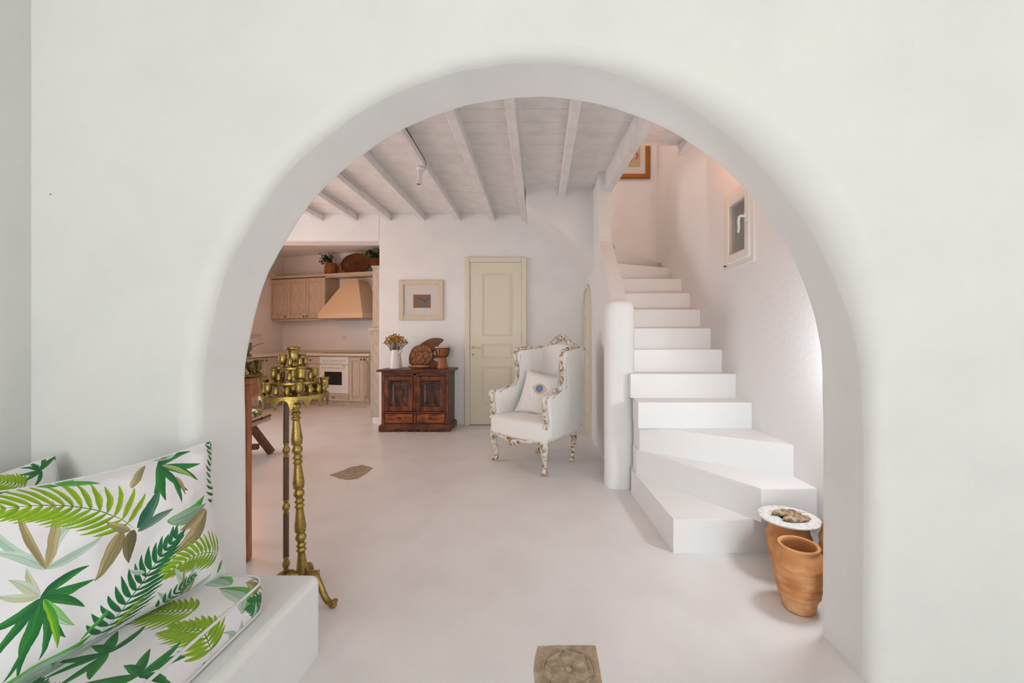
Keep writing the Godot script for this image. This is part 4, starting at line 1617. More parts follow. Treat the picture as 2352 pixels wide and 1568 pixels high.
# ---------------------------------------------------------------- sideboard and what stands on it
func build_sideboard() -> void:
	var s := thing("sideboard", "dark carved wooden sideboard with two panelled doors and two drawers", "cabinet", v(-1.456, 0, 4.82))
	var st := S()
	box(st, Vector3(0, 0.385, -0.01), Vector3(0.77, 0.63, 0.35), 0.004)
	part("body", st, M.side_panel_wood, s)
	# stiles and rails that frame the front
	for w in [[-0.372, 0.385, 0.036, 0.63], [0.372, 0.385, 0.036, 0.63], [0.0, 0.46, 0.032, 0.44], [0.0, 0.155, 0.032, 0.11]]:
		st = S()
		box(st, Vector3(w[0], w[1], 0.17), Vector3(w[2], w[3], 0.026), 0.004)
		part("stile", st, M.side_wood, s)
	for w in [[0.675, 0.05], [0.222, 0.022], [0.088, 0.024]]:
		st = S()
		box(st, Vector3(0, w[0], 0.171), Vector3(0.71, w[1], 0.024), 0.004)
		part("rail", st, M.side_wood_across, s)
	for sx in [-1.0, 1.0]:
		var cx: float = sx * 0.186
		st = S()
		# door frame
		for e in [-1.0, 1.0]:
			box(st, Vector3(cx + e * 0.142, 0.442, 0.175), Vector3(0.052, 0.408, 0.026), 0.005)
		for w in [[0.62, 0.052], [0.265, 0.056]]:
			box(st, Vector3(cx, w[0], 0.174), Vector3(0.235, w[1], 0.024), 0.005)
		var dr := part("door", st, M.side_wood, s)
		# sunk, bevelled panel
		st = S()
		var rows := []
		for w in [[0.118, 0.154, 0.176], [0.104, 0.14, 0.166], [0.088, 0.122, 0.164], [0.06, 0.09, 0.176], [0.0, 0.0, 0.177]]:
			var row := []
			for q in [[-1, -1], [1, -1], [1, 1], [-1, 1]]:
				row.append(Vector3(cx + q[0] * w[0], 0.4425 + q[1] * w[1], w[2]))
			rows.append(row)
		for i in 4:
			for j in 4:
				var k := (j + 1) % 4
				var n: Vector3 = (rows[i][k] - rows[i][j]).cross(rows[i + 1][j] - rows[i][j])
				n = n.normalized() * signf(n.z if absf(n.z) > 1e-6 else 1.0)
				quad(st, rows[i][j], rows[i][k], rows[i + 1][k], rows[i + 1][j], n)
		part("panel", st, M.side_panel_wood, dr)
		if sx < 0:
			st = S()
			ball(st, Vector3(cx + 0.118, 0.6, 0.192), Vector3(0.008, 0.013, 0.006))
			part("latch", st, M.knob_brass, dr)
		st = S()
		box(st, Vector3(cx, 0.155, 0.174), Vector3(0.325, 0.104, 0.026), 0.006)
		var dw := part("drawer", st, M.side_drawer_wood, s)
		st = S()
		var pts := []
		for i in 17:
			var a := TAU * i / 16
			pts.append(Vector3(cx - sx * 0.005 + cos(a) * 0.0165, 0.152 + sin(a) * 0.0165, 0.192))
		tube(st, pts, 0.003, 6)
		ball(st, Vector3(cx - sx * 0.005, 0.169, 0.19), Vector3(0.006, 0.006, 0.006))
		part("ring_pull", st, M.iron, dw)
	# plinth with a scalloped lower edge
	st = S()
	var poly := [Vector2(-0.415, 0.0), Vector2(-0.26, 0.0)]
	for k in 6:
		var c := -0.23 + k * 0.092
		for i in 7:
			var a := PI - PI * i / 6
			poly.append(Vector2(c + cos(a) * 0.034, 0.004 + 0.016 * sin(a)))
	poly.append_array([Vector2(0.28, 0.0), Vector2(0.415, 0.0), Vector2(0.415, 0.062), Vector2(0.4, 0.082), Vector2(-0.4, 0.082), Vector2(-0.415, 0.062)])
	prism(st, poly, 0.172, 0.2, Vector3.ZERO, Vector3.RIGHT, Vector3.UP, Vector3.BACK)
	for sx in [-1.0, 1.0]:
		box(st, Vector3(sx * 0.4, 0.035, -0.005), Vector3(0.03, 0.07, 0.36), 0.006)
	box(st, Vector3(0, 0.071, -0.005), Vector3(0.8, 0.02, 0.36), 0.006)
	part("plinth", st, M.side_wood_across, s)
	st = S()
	var tp := [Vector2(-0.43, 0.705), Vector2(-0.425, 0.698), Vector2(0.425, 0.698), Vector2(0.43, 0.705), Vector2(0.43, 0.718), Vector2(0.424, 0.725), Vector2(-0.424, 0.725), Vector2(-0.43, 0.718)]
	prism(st, tp, -0.195, 0.222, Vector3.ZERO, Vector3.RIGHT, Vector3.UP, Vector3.BACK)
	part("top", st, M.side_wood_across, s)


func build_sideboard_things() -> void:
	var y := 0.725
	# enamel jug
	var j := thing("milk_jug", "tall white glazed jug holding dried yellow flowers", "jug", v(-1.715, y, 4.74))
	var st := S()
	lathe(st, [[0.0, 0.0], [0.064, 0.0], [0.069, 0.004], [0.07, 0.012], [0.069, 0.05], [0.064, 0.11], [0.056, 0.165], [0.053, 0.2], [0.054, 0.222], [0.056, 0.226], [0.052, 0.226], [0.05, 0.2], [0.054, 0.16], [0.06, 0.1], [0.0, 0.02]], Transform3D.IDENTITY, 26)
	part("body", st, M.glazed_white, j)
	st = S()
	tube(st, smooth([Vector3(0.045, 0.19, 0.012), Vector3(0.07, 0.215, 0.012), Vector3(0.083, 0.235, 0.012)], false, 4), [0.02, 0.019, 0.018, 0.017, 0.015, 0.013, 0.011, 0.009, 0.006], 10)
	part("spout", st, M.glazed_white, j)
	var fl := thing("dried_flowers", "bunch of dried mustard-yellow flowers in the white jug", "flowers", v(-1.715, y + 0.2, 4.74))
	var stems := S()
	var heads := S()
	rng.seed = 22
	for i in 120:
		var a := rng.randf() * TAU
		var rr := sqrt(rng.randf())
		var tip := Vector3(cos(a) * rr * 0.135, 0.05 + 0.17 * (1.0 - 0.55 * rr * rr) * rng.randf_range(0.55, 1.0), sin(a) * rr * 0.1)
		var base := Vector3(cos(a) * rr * 0.035, -0.03, sin(a) * rr * 0.035)
		tube(stems, [base, (base + tip) / 2 + Vector3(0, 0.02, 0), tip], 0.0012, 4)
		for k in 4:
			var o := Vector3(rng.randf_range(-1, 1), rng.randf_range(-0.6, 1), rng.randf_range(-1, 1)) * 0.011
			ball(heads, tip + o, Vector3(0.0075, 0.005, 0.0075), Basis.from_euler(Vector3(rng.randf() * 3, rng.randf() * 3, 0)), 5, 3)
	part("stems", stems, M.dried_stem, fl)
	part("flower_heads", heads, M.dried_flower, fl)
	# low wooden dish
	st = S()
	var dish := thing("wooden_dish", "shallow oval dish with pale rim in front of the carved fish", "dish", v(-1.425, y, 4.68))
	var rows := []
	for w in [[0.0, 0.0], [0.55, 0.0], [0.62, 0.006], [0.85, 0.022], [1.0, 0.034], [0.985, 0.037], [0.84, 0.026], [0.6, 0.012], [0.0, 0.011]]:
		var row := []
		for i in 28:
			var a := TAU * i / 28
			row.append(Vector3(cos(a) * 0.128 * w[0], w[1], sin(a) * 0.075 * w[0]))
		rows.append(row)
	grid(st, rows)
	part("bowl", st, M.drum_wood, dish)
	st = S()
	rows = []
	for w in [[0.985, 0.0375], [0.84, 0.0268], [0.6, 0.0128], [0.0, 0.0118]]:
		var row := []
		for i in 28:
			var a := TAU * i / 28
			row.append(Vector3(cos(a) * 0.128 * w[0], w[1], sin(a) * 0.075 * w[0]))
		rows.append(row)
	grid(st, rows, true, Vector3.UP)
	part("glaze", st, M.dish_white, dish)
	# carved fish standing on edge, nose down to the left
	var f := thing("carved_fish", "carved wooden fish sculpture standing on the sideboard between jug and drum", "sculpture", v(-1.395, y, 4.83))
	st = S()
	var out2 := smooth([Vector2(-0.185, 0.06), Vector2(-0.18, 0.17), Vector2(-0.13, 0.255), Vector2(-0.04, 0.29), Vector2(0.05, 0.275), Vector2(0.105, 0.2), Vector2(0.1, 0.11), Vector2(0.05, 0.05), Vector2(-0.03, 0.025), Vector2(-0.12, 0.025)], true, 4)
	pad(st, out2, 0.07, 0.018, Transform3D(Basis.IDENTITY, Vector3.ZERO), 0.012)
	part("body", st, M.carved_wood, f)
	st = S()
	pad(st, smooth([Vector2(-0.06, 0.27), Vector2(0.0, 0.33), Vector2(0.09, 0.365), Vector2(0.185, 0.365), Vector2(0.225, 0.34), Vector2(0.17, 0.285), Vector2(0.12, 0.215), Vector2(0.08, 0.2)], true, 4), 0.03, 0.006, Transform3D(Basis.IDENTITY, Vector3(0, 0, -0.01)))
	part("dorsal_fin", st, M.fin_wood, f)
	st = S()
	pad(st, smooth([Vector2(0.05, 0.07), Vector2(0.1, 0.1), Vector2(0.18, 0.045), Vector2(0.17, 0.004), Vector2(0.08, 0.004), Vector2(0.0, 0.02)], true, 4), 0.03, 0.006, Transform3D(Basis.IDENTITY, Vector3(0, 0, -0.01)))
	part("lower_fin", st, M.fin_wood, f)
	st = S()
	pad(st, smooth([Vector2(0.08, 0.17), Vector2(0.13, 0.16), Vector2(0.18, 0.215), Vector2(0.2, 0.16), Vector2(0.19, 0.1), Vector2(0.15, 0.125), Vector2(0.09, 0.12)], true, 4), 0.026, 0.005, Transform3D(Basis.IDENTITY, Vector3(0, 0, -0.01)))
	part("tail", st, M.fin_wood, f)
	st = S()
	for i in 9:
		var a := i * 0.7
		var pts := []
		for k in 7:
			var b := a + k * 0.35
			pts.append(Vector3(-0.05 + cos(b) * (0.03 + i * 0.008), 0.155 + sin(b) * (0.03 + i * 0.009), 0.044))
		tube(st, pts, 0.0055, 6)
	part("carving", st, M.carved_wood, f, "raised scale carving on the flank")
	# djembe
	var dj := thing("hand_drum", "small goblet-shaped wooden hand drum with black cords at the sideboard's right", "drum", v(-1.16, y, 4.74))
	st = S()
	lathe(st, [[0.0, 0.0], [0.066, 0.0], [0.067, 0.01], [0.058, 0.05], [0.047, 0.1], [0.045, 0.128], [0.055, 0.145], [0.07, 0.17], [0.08, 0.205], [0.084, 0.25], [0.08, 0.255], [0.0, 0.255]], Transform3D.IDENTITY, 24)
	part("shell", st, M.drum_wood, dj)
	st = S()
	lathe(st, [[0.084, 0.25], [0.0845, 0.258], [0.08, 0.265], [0.0, 0.266]], Transform3D.IDENTITY, 24)
	part("skin", st, M.drum_skin, dj)
	for w in [[0.0865, 0.244], [0.0575, 0.147]]:
		st = S()
		var pts := []
		for i in 25:
			var a := TAU * i / 24
			pts.append(Vector3(cos(a) * w[0], w[1], sin(a) * w[0]))
		tube(st, pts, 0.0045, 6)
		part("hoop", st, M.black_cord, dj)
	for k in 14:
		var a := TAU * k / 14
		var o := Vector3(cos(a), 0, sin(a))
		st = S()
		tube(st, [o * 0.0865 + Vector3(0, 0.244, 0), o * 0.0835 + Vector3(0, 0.2, 0), o * 0.074 + Vector3(0, 0.17, 0), o * 0.059 + Vector3(0, 0.147, 0)], 0.0028, 5)
		part("cord", st, M.black_cord, dj)


func build_wall_things() -> void:
	# framed flower print over the sideboard
	var p := thing("framed_picture", "whitewashed wooden frame with small turquoise flower print over the sideboard", "picture", v(-1.496, 1.572, 5.03))
	var st := S()
	for sx in [-1.0, 1.0]:
		box(st, Vector3(sx * 0.249, 0, 0.014), Vector3(0.062, 0.506, 0.026), 0.005)
	for sy in [-1.0, 1.0]:
		box(st, Vector3(0, sy * 0.222, 0.014), Vector3(0.436, 0.062, 0.026), 0.005)
	part("frame", st, M.frame_wood, p)
	st = S()
	box(st, Vector3(0, 0, 0.008), Vector3(0.44, 0.39, 0.004), 0.0)
	part("mount", st, M.mat_board, p)
	flat_print(p, Vector3(0.011, -0.015, 0.0115), 0.22, 0.168, M.flower_print)
	# gold frame on the upper stair wall
	p = thing("gold_framed_picture", "gold-framed pink flower picture high on the stair wall, cut by the ceiling", "picture", v(1.07, 3.46, 5.03))
	st = S()
	for sx in [-1.0, 1.0]:
		box(st, Vector3(sx * 0.288, 0, 0.018), Vector3(0.056, 0.72, 0.034), 0.008)
	for sy in [-1.0, 1.0]:
		box(st, Vector3(0, sy * 0.332, 0.018), Vector3(0.52, 0.056, 0.034), 0.008)
	part("frame", st, M.gold_frame, p)
	st = S()
	box(st, Vector3(0, 0, 0.008), Vector3(0.525, 0.61, 0.004), 0.0)
	part("mount", st, M.mat_board, p)
	flat_print(p, Vector3(0.0, 0.0, 0.0115), 0.39, 0.42, M.rose_print)
	# switch and socket right of the drum
	var sw := thing("light_switch", "white light switch above the wall socket", "switch", v(-1.118, 0.968, 5.03))
	st = S()
	box(st, Vector3(0, 0, 0.005), Vector3(0.075, 0.068, 0.01), 0.003)
	part("plate", st, M.socket_white, sw)
	st = S()
	box(st, Vector3(0, 0, 0.0115), Vector3(0.05, 0.048, 0.004), 0.0015)
	part("rocker", st, M.socket_white, sw)
	wall_socket(v(-1.118, 0.895, 5.03), 0.0, "white round-pin wall socket beside the drum")
	# white spotlight under a beam
	var sp := thing("ceiling_spotlight", "small white spotlight fixed under a white ceiling beam", "lamp", v(-1.045, 2.573, 3.49))
	st = S()
	lathe(st, [[0.0, 0.0], [0.036, 0.0], [0.038, -0.006], [0.036, -0.018], [0.026, -0.026], [0.012, -0.03], [0.0, -0.03]], Transform3D.IDENTITY, 22)
	part("rose", st, M.white_gloss, sp)
	st = S()
	var tl := Basis(Vector3(0, 0, 1), -0.1)
	lathe(st, [[0.0, -0.022], [0.022, -0.024], [0.023, -0.045], [0.0195, -0.075], [0.021, -0.105], [0.028, -0.14], [0.03, -0.15], [0.026, -0.15], [0.018, -0.12], [0.0, -0.12]], Transform3D(tl, Vector3.ZERO), 20)
	part("head", st, M.white_gloss, sp)
	st = S()
	lathe(st, [[0.0, -0.148], [0.012, -0.149], [0.02, -0.142], [0.0, -0.13]], Transform3D(tl, Vector3.ZERO), 14)
	part("bulb", st, M.steel, sp)
	st = S()
	tube(st, [Vector3(0.04, -0.002, 0.0), Vector3(0.052, 0.03, 0.01), Vector3(0.0505, 0.05, 0.05), Vector3(0.0505, 0.062, 0.4), Vector3(0.0505, 0.07, 1.2)], 0.0025, 6)
	part("cable", st, M.crack, sp)


func flat_print(parent: Node, c: Vector3, w: float, h: float, m) -> void:
	var st := S()
	box(st, c - Vector3(0, 0, 0.001), Vector3(w, h, 0.001), 0.0)
	var corners := [[-0.5, 0.5, 0, 0], [0.5, 0.5, 1, 0], [0.5, -0.5, 1, 1], [-0.5, -0.5, 0, 1]]
	for i in [0, 1, 2, 0, 2, 3]:
		var k: Array = corners[i]
		st.set_normal(Vector3(0, 0, 1))
		st.set_uv(Vector2(k[2], k[3]))
		st.add_vertex(c + Vector3(k[0] * w, k[1] * h, 0.0005))
	part("print", st, m, parent)


func wall_socket(at: Vector3, turn: float, label: String) -> void:
	var so := thing("wall_socket", label, "socket", at, turn)
	var st := S()
	box(st, Vector3(0, 0, 0.005), Vector3(0.075, 0.075, 0.01), 0.003)
	part("plate", st, M.socket_white, so)
	st = S()
	lathe(st, [[0.024, 0.001], [0.026, 0.003], [0.024, 0.004], [0.021, 0.001], [0.0, 0.0]], Transform3D(Basis(Vector3.RIGHT, PI / 2), Vector3(0, 0, 0.009)), 20)
	part("rim", st, M.socket_white, so)
	st = S()
	for sx in [-1.0, 1.0]:
		lathe(st, [[0.0, 0.001], [0.0035, 0.001], [0.0035, -0.002]], Transform3D(Basis(Vector3.RIGHT, PI / 2), Vector3(sx * 0.0095, 0, 0.0105)), 8)
	part("pin_holes", st, M.dark, so)


# ---------------------------------------------------------------- armchair
func build_armchair() -> void:
	var s := thing("armchair", "white upholstered wing armchair with worn white and gold carved frame", "armchair", v(-0.02, 0, 3.48), -43.0)
	var st := S()
	# seat: bowed front, domed
	var plan_ := smooth([Vector2(-0.335, 0.19), Vector2(-0.3, 0.275), Vector2(-0.15, 0.305), Vector2(0.0, 0.315), Vector2(0.15, 0.305), Vector2(0.3, 0.275), Vector2(0.335, 0.19), Vector2(0.3, 0.0), Vector2(0.25, -0.22), Vector2(0.0, -0.25), Vector2(-0.25, -0.22), Vector2(-0.3, 0.0)], true, 4)
	var rows := []
	for w in [[0.262, 0.0], [0.262, 0.94], [0.27, 0.98], [0.29, 1.0], [0.35, 1.0], [0.382, 0.985], [0.404, 0.95], [0.418, 0.86], [0.427, 0.6], [0.43, 0.3], [0.431, 0.0]]:
		var row := []
		for p in plan_:
			row.append(Vector3(p.x * w[1], w[0], 0.02 + (p.y - 0.02) * w[1]))
		rows.append(row)
	grid(st, rows)
	part("seat", st, M.linen, s)
	# back, reclined
	var lean := Basis(Vector3.RIGHT, -0.14)
	st = S()
	var bo := smooth([Vector2(-0.235, 0.02), Vector2(-0.25, 0.3), Vector2(-0.262, 0.56), Vector2(-0.24, 0.63), Vector2(-0.12, 0.66), Vector2(0.0, 0.675), Vector2(0.12, 0.66), Vector2(0.24, 0.63), Vector2(0.262, 0.56), Vector2(0.25, 0.3), Vector2(0.235, 0.02), Vector2(0.0, 0.0)], true, 4)
	var bx := Transform3D(lean, Vector3(0, 0.36, -0.235))
	pad(st, bo, 0.09, 0.025, bx, 0.012)
	part("backrest", st, M.linen, s)
	# sides: arm and wing in one padded panel, flaring outwards towards the front
	for sx in [-1.0, 1.0]:
		st = S()
		var o := smooth([Vector2(-0.27, 0.29), Vector2(0.0, 0.272), Vector2(0.2, 0.275), Vector2(0.235, 0.33), Vector2(0.225, 0.45), Vector2(0.245, 0.56), Vector2(0.22, 0.615), Vector2(0.15, 0.628), Vector2(0.06, 0.63), Vector2(0.0, 0.665), Vector2(-0.025, 0.74), Vector2(-0.02, 0.84), Vector2(-0.005, 0.92), Vector2(-0.03, 0.968), Vector2(-0.1, 0.975), Vector2(-0.2, 0.985), Vector2(-0.335, 0.99), Vector2(-0.345, 0.9), Vector2(-0.31, 0.6)], true, 3)
		# panel axes: a runs to the front and outwards, b up
		var ax := Vector3(sx * 0.17, 0, 1).normalized()
		var B := Basis(ax, Vector3.UP, ax.cross(Vector3.UP))
		pad(st, o, 0.075, 0.022, Transform3D(B, Vector3(sx * 0.272, 0, 0)), 0.006)
		part("side_panel", st, M.linen, s)
		# gilded edge along the wing and down to the arm
		var at := func(a: float, b: float, out: float) -> Vector3:
			return Vector3(sx * 0.272, 0, 0) + ax * a + Vector3.UP * b + Vector3(sx * out, 0, 0)
		st = S()
		var pts := smooth([at.call(-0.3, 0.995, 0.0), at.call(-0.18, 0.992, 0.0), at.call(-0.06, 0.985, 0.005), at.call(0.0, 0.965, 0.008), at.call(0.012, 0.92, 0.006), at.call(-0.004, 0.84, 0.0), at.call(-0.012, 0.75, -0.002), at.call(0.008, 0.675, 0.0), at.call(0.05, 0.643, 0.0), at.call(0.085, 0.637, 0.0), at.call(0.098, 0.648, 0.0)], false, 4)
		var rad := []
		for i in pts.size():
			rad.append(0.0125 + 0.0035 * sin(i * 1.3))
		tube(st, pts, rad, 8)
		part("wing_rail", st, M.gilt_paint, s)
		# carved arm front: scroll, post and acanthus
		st = S()
		var arm := []
		for w in [[0.218, 0.6], [0.25, 0.618], [0.268, 0.598], [0.258, 0.57], [0.24, 0.575]]:
			arm.append(at.call(w[0], w[1], 0.002))
		tube(st, smooth(arm, false, 4), 0.014, 8)
		var post := smooth([at.call(0.262, 0.6, 0.002), at.call(0.262, 0.55, 0.0), at.call(0.244, 0.48, 0.0), at.call(0.24, 0.42, 0.0), at.call(0.262, 0.37, 0.004)], false, 4)
		var pr := []
		for i in post.size():
			pr.append(0.015 + 0.007 * absf(sin(i * 0.75)))
		tube(st, post, pr, 8)
		for i in 6:
			ball(st, at.call(0.262 - 0.003 * i, 0.57 - i * 0.034, (0.016 if i % 2 == 0 else -0.016)), Vector3(0.011, 0.017, 0.009), Basis(Vector3.FORWARD, 0.5 * (1 if i % 2 == 0 else -1)))
		part("arm_front", st, M.gilt_paint, s)
		# cabriole front leg
		st = S()
		var lp := smooth([Vector3(sx * 0.285, 0.285, 0.225), Vector3(sx * 0.302, 0.24, 0.245), Vector3(sx * 0.3, 0.17, 0.24), Vector3(sx * 0.288, 0.1, 0.224), Vector3(sx * 0.285, 0.05, 0.222), Vector3(sx * 0.292, 0.022, 0.232), Vector3(sx * 0.296, 0.004, 0.24)], false, 4)
		var lr := []
		for w in [0.034, 0.037, 0.0385, 0.038, 0.036, 0.034, 0.031, 0.0285, 0.0255, 0.0235, 0.0215, 0.0195, 0.018, 0.0175, 0.0175, 0.018, 0.019, 0.0205, 0.022, 0.0235, 0.024, 0.0235, 0.0225, 0.021, 0.0185]:
			lr.append(w)
		tube(st, lp, lr, 10)
		for i in 4:
			ball(st, Vector3(sx * (0.297 - 0.004 * i), 0.255 - i * 0.02, 0.272 - 0.005 * i), Vector3(0.012 - 0.0015 * i, 0.016, 0.008), Basis.IDENTITY, 8, 5)
		ball(st, Vector3(sx * 0.297, 0.02, 0.258), Vector3(0.012, 0.014, 0.01), Basis.IDENTITY, 8, 5)
		part("leg", st, M.gilt_paint, s)
		# rear leg
		st = S()
		var bp := smooth([Vector3(sx * 0.22, 0.29, -0.22), Vector3(sx * 0.222, 0.22, -0.225), Vector3(sx * 0.214, 0.13, -0.232), Vector3(sx * 0.207, 0.06, -0.23), Vector3(sx * 0.206, 0.025, -0.222), Vector3(sx * 0.205, 0.004, -0.215)], false, 4)
		var br := []
		for i in bp.size():
			var t := float(i) / (bp.size() - 1)
			br.append(0.033 - 0.018 * sin(PI * 0.5 * minf(1.0, t * 1.35)) + (0.01 * smoothstep(0.8, 0.93, t)))
		tube(st, bp, br, 10)
		part("leg", st, M.gilt_paint, s)
	# carved crest rail along the top of the back
	st = S()
	var cr := []
	for p in [Vector2(-0.262, 0.63), Vector2(-0.2, 0.645), Vector2(-0.12, 0.672), Vector2(-0.06, 0.705), Vector2(0.0, 0.722), Vector2(0.06, 0.705), Vector2(0.12, 0.672), Vector2(0.2, 0.645), Vector2(0.262, 0.63)]:
		cr.append(bx * Vector3(p.x, p.y, 0.0))
	var crs := smooth(cr, false, 5)
	var crr := []
	for i in crs.size():
		crr.append(0.016 + 0.005 * absf(sin(i * 0.62)))
	tube(st, crs, crr, 9)
	part("crest_rail", st, M.gilt_paint, s)
	st = S()
	for i in 11:
		var t := (i - 5) / 5.0
		var p := bx * Vector3(t * 0.115, 0.742 - 0.062 * t * t, 0.012)
		ball(st, p, Vector3(0.017, 0.022 - 0.007 * absf(t), 0.014), Basis(Vector3.FORWARD, t * 0.9), 9, 6)
	for sx in [-1.0, 1.0]:
		var sc := []
		for k in 12:
			var a := k * 0.5
			var r := 0.03 * exp(-k * 0.13)
			sc.append(bx * Vector3(sx * (0.045 + cos(a) * r), 0.715 + sin(a) * r, 0.03))
		tube(st, sc, 0.0065, 6)
		for k in 3:
			ball(st, bx * Vector3(sx * (0.14 + 0.04 * k), 0.675 - 0.018 * k, 0.018), Vector3(0.02, 0.009, 0.008), Basis(Vector3.FORWARD, sx * 0.5), 8, 5)
	ball(st, bx * Vector3(0, 0.728, 0.03), Vector3(0.016, 0.02, 0.012))
	ball(st, bx * Vector3(0, 0.695, 0.028), Vector3(0.014, 0.012, 0.01))
	part("crest_carving", st, M.gilt_paint, s, "carved shell and scroll crest")
	# serpentine front apron with a shell
	st = S()
	var ap := []
	for p in [[-0.29, 0.265, 0.255], [-0.2, 0.262, 0.288], [-0.1, 0.25, 0.302], [0.0, 0.238, 0.31], [0.1, 0.25, 0.302], [0.2, 0.262, 0.288], [0.29, 0.265, 0.255]]:
		ap.append(Vector3(p[0], p[1], p[2]))
	var aps := smooth(ap, false, 5)
	var apr := []
	for i in aps.size():
		apr.append(0.015 + 0.004 * sin(i * 1.1))
	tube(st, aps, apr, 8)
	for i in 7:
		var t := (i - 3) / 3.0
		ball(st, Vector3(t * 0.05, 0.222 + 0.016 * t * t, 0.312), Vector3(0.01, 0.026, 0.008), Basis(Vector3.FORWARD, -t * 0.8), 8, 5)
	for sx in [-1.0, 1.0]:
		for k in 4:
			ball(st, Vector3(sx * (0.09 + 0.04 * k), 0.243 + 0.006 * k, 0.31 - 0.01 * k), Vector3(0.018, 0.01, 0.008), Basis(Vector3.FORWARD, sx * 0.4), 8, 5)
	part("apron", st, M.gilt_paint, s, "carved front rail with a shell")
	# cushion with the embroidered eye
	var c := thing("eye_pillow", "off-white pillow with an embroidered blue eye on the armchair", "pillow")
	var ch := Basis(Vector3.UP, deg_to_rad(-43.0))
	var B2 := ch * Basis(Vector3.UP, 0.34) * Basis(Vector3.RIGHT, -0.36) * Basis(Vector3.BACK, -0.16)
	c.transform = Transform3D(B2, v(-0.02, 0, 3.48) + ch * Vector3(-0.03, 0.585, 0.0) + Vector3(0.045, 0, 0))
	st = S()
	pillow_faces(st, 0.39, 0.39, 0.12, 11, 0.01)
	part("cover", st, M.eye_cloth, c)
	st = S()
	tube(st, pillow_rim(0.39, 0.39), 0.0025, 6)
	part("seam", st, M.linen, c)


# ---------------------------------------------------------------- pots at the foot of the stairs
func pot(label: String, at: Vector3, h: float, rim: float, belly: float, foot: float, group := "") -> Node3D:
	var s := thing("clay_pot", label, "pot", at, 0.0, group)
	var st := S()
	var prof := [[0.0, 0.0], [foot - 0.004, 0.0], [foot, 0.006]]
	# five thrown ridges up the body
	var n := 60
	for i in n + 1:
		var t := float(i) / n
		var y := 0.012 + (h * 0.74 - 0.012) * t
		var r := lerpf(foot, belly, sin(t * PI * 0.5))
		var ph := fposmod(t * 5.6, 1.0)
		r += 0.0062 * (pow(sin(PI * ph), 0.6)) * smoothstep(0.22, 0.3, t)
		prof.append([r, y])
	prof.append_array([[belly * 0.985, h * 0.8], [belly * 0.95, h * 0.87], [rim * 0.94, h * 0.93], [rim * 0.95, h * 0.955], [rim, h * 0.975], [rim, h * 0.99], [rim * 0.97, h], [rim * 0.88, h], [rim * 0.84, h * 0.985], [rim * 0.83, h * 0.94], [belly * 0.86, h * 0.8], [belly * 0.8, h * 0.4], [foot * 0.7, h * 0.06], [0.0, h * 0.05]])
	lathe(st, prof, Transform3D.IDENTITY, 40)
	part("body", st, M.terracotta, s)
	return s


func build_pots() -> void:
	pot("open ridged terracotta pot in front, half behind the right arch jamb", v(1.021, 0, 1.572), 0.252, 0.073, 0.084, 0.058)
	pot("ridged terracotta pot carrying the round white plate", v(1.118, 0, 1.79), 0.25, 0.072, 0.084, 0.056)
	pot("terracotta pot at the stair wall, almost hidden by the arch jamb", v(1.268, 0, 1.66), 0.3, 0.074, 0.082, 0.058)
	var p := thing("worn_plate", "round worn white carved plate lying on the rear terracotta pot", "plate", v(1.118, 0.25, 1.79))
	var st := S()
	lathe(st, [[0.0, 0.0], [0.1, 0.0], [0.118, 0.005], [0.124, 0.01], [0.123, 0.014], [0.118, 0.016], [0.092, 0.016], [0.086, 0.0145], [0.083, 0.0155], [0.08, 0.0145], [0.077, 0.0095], [0.0, 0.009]], Transform3D.IDENTITY, 48)
	part("dish", st, M.worn_plate, p)
	st = S()
	for k in 26:
		var a := TAU * k / 26
		var B := Basis(Vector3.UP, -a)
		ball(st, Vector3(cos(a), 0, sin(a)) * 0.1045 + Vector3(0, 0.0155, 0), Vector3(0.0095, 0.003, 0.005), B * Basis(Vector3.UP, 0.6), 7, 4)
	part("rim_carving", st, M.worn_plate, p)
	rng.seed = 5
	for w in [[Vector3(1.135, 0.2595, -1.76), Vector3(0.066, 0.015, 0.025), 0.12, "pale flat stone fragment with green specks, nearer the plate's front edge"], [Vector3(1.12, 0.2595, -1.81), Vector3(0.062, 0.018, 0.022), -0.1, "pink and green flaked stone fragment at the back of the plate"]]:
		var q := thing("stone_fragment", w[3], "stone", w[0], rad_to_deg(w[2]))
		st = S()
		var nz := FastNoiseLite.new()
		nz.seed = rng.randi() % 100
		nz.frequency = 1.2
		var rows := []
		for i in 9:
			var f := PI * i / 8
			var row := []
			for j in 16:
				var a := TAU * j / 16
				var u := Vector3(sin(f) * cos(a), -cos(f), sin(f) * sin(a))
				var k := 1.0 + 0.28 * nz.get_noise_3dv(u * 1.6) + 0.12 * nz.get_noise_3dv(u * 5.0)
				var e: Vector3 = u * w[1] * k
				e.y = maxf(e.y, -w[1].y * 0.55) + w[1].y * 0.55
				row.append(e)
			rows.append(row)
		grid(st, rows)
		part("chip", st, M.painted_stone, q)


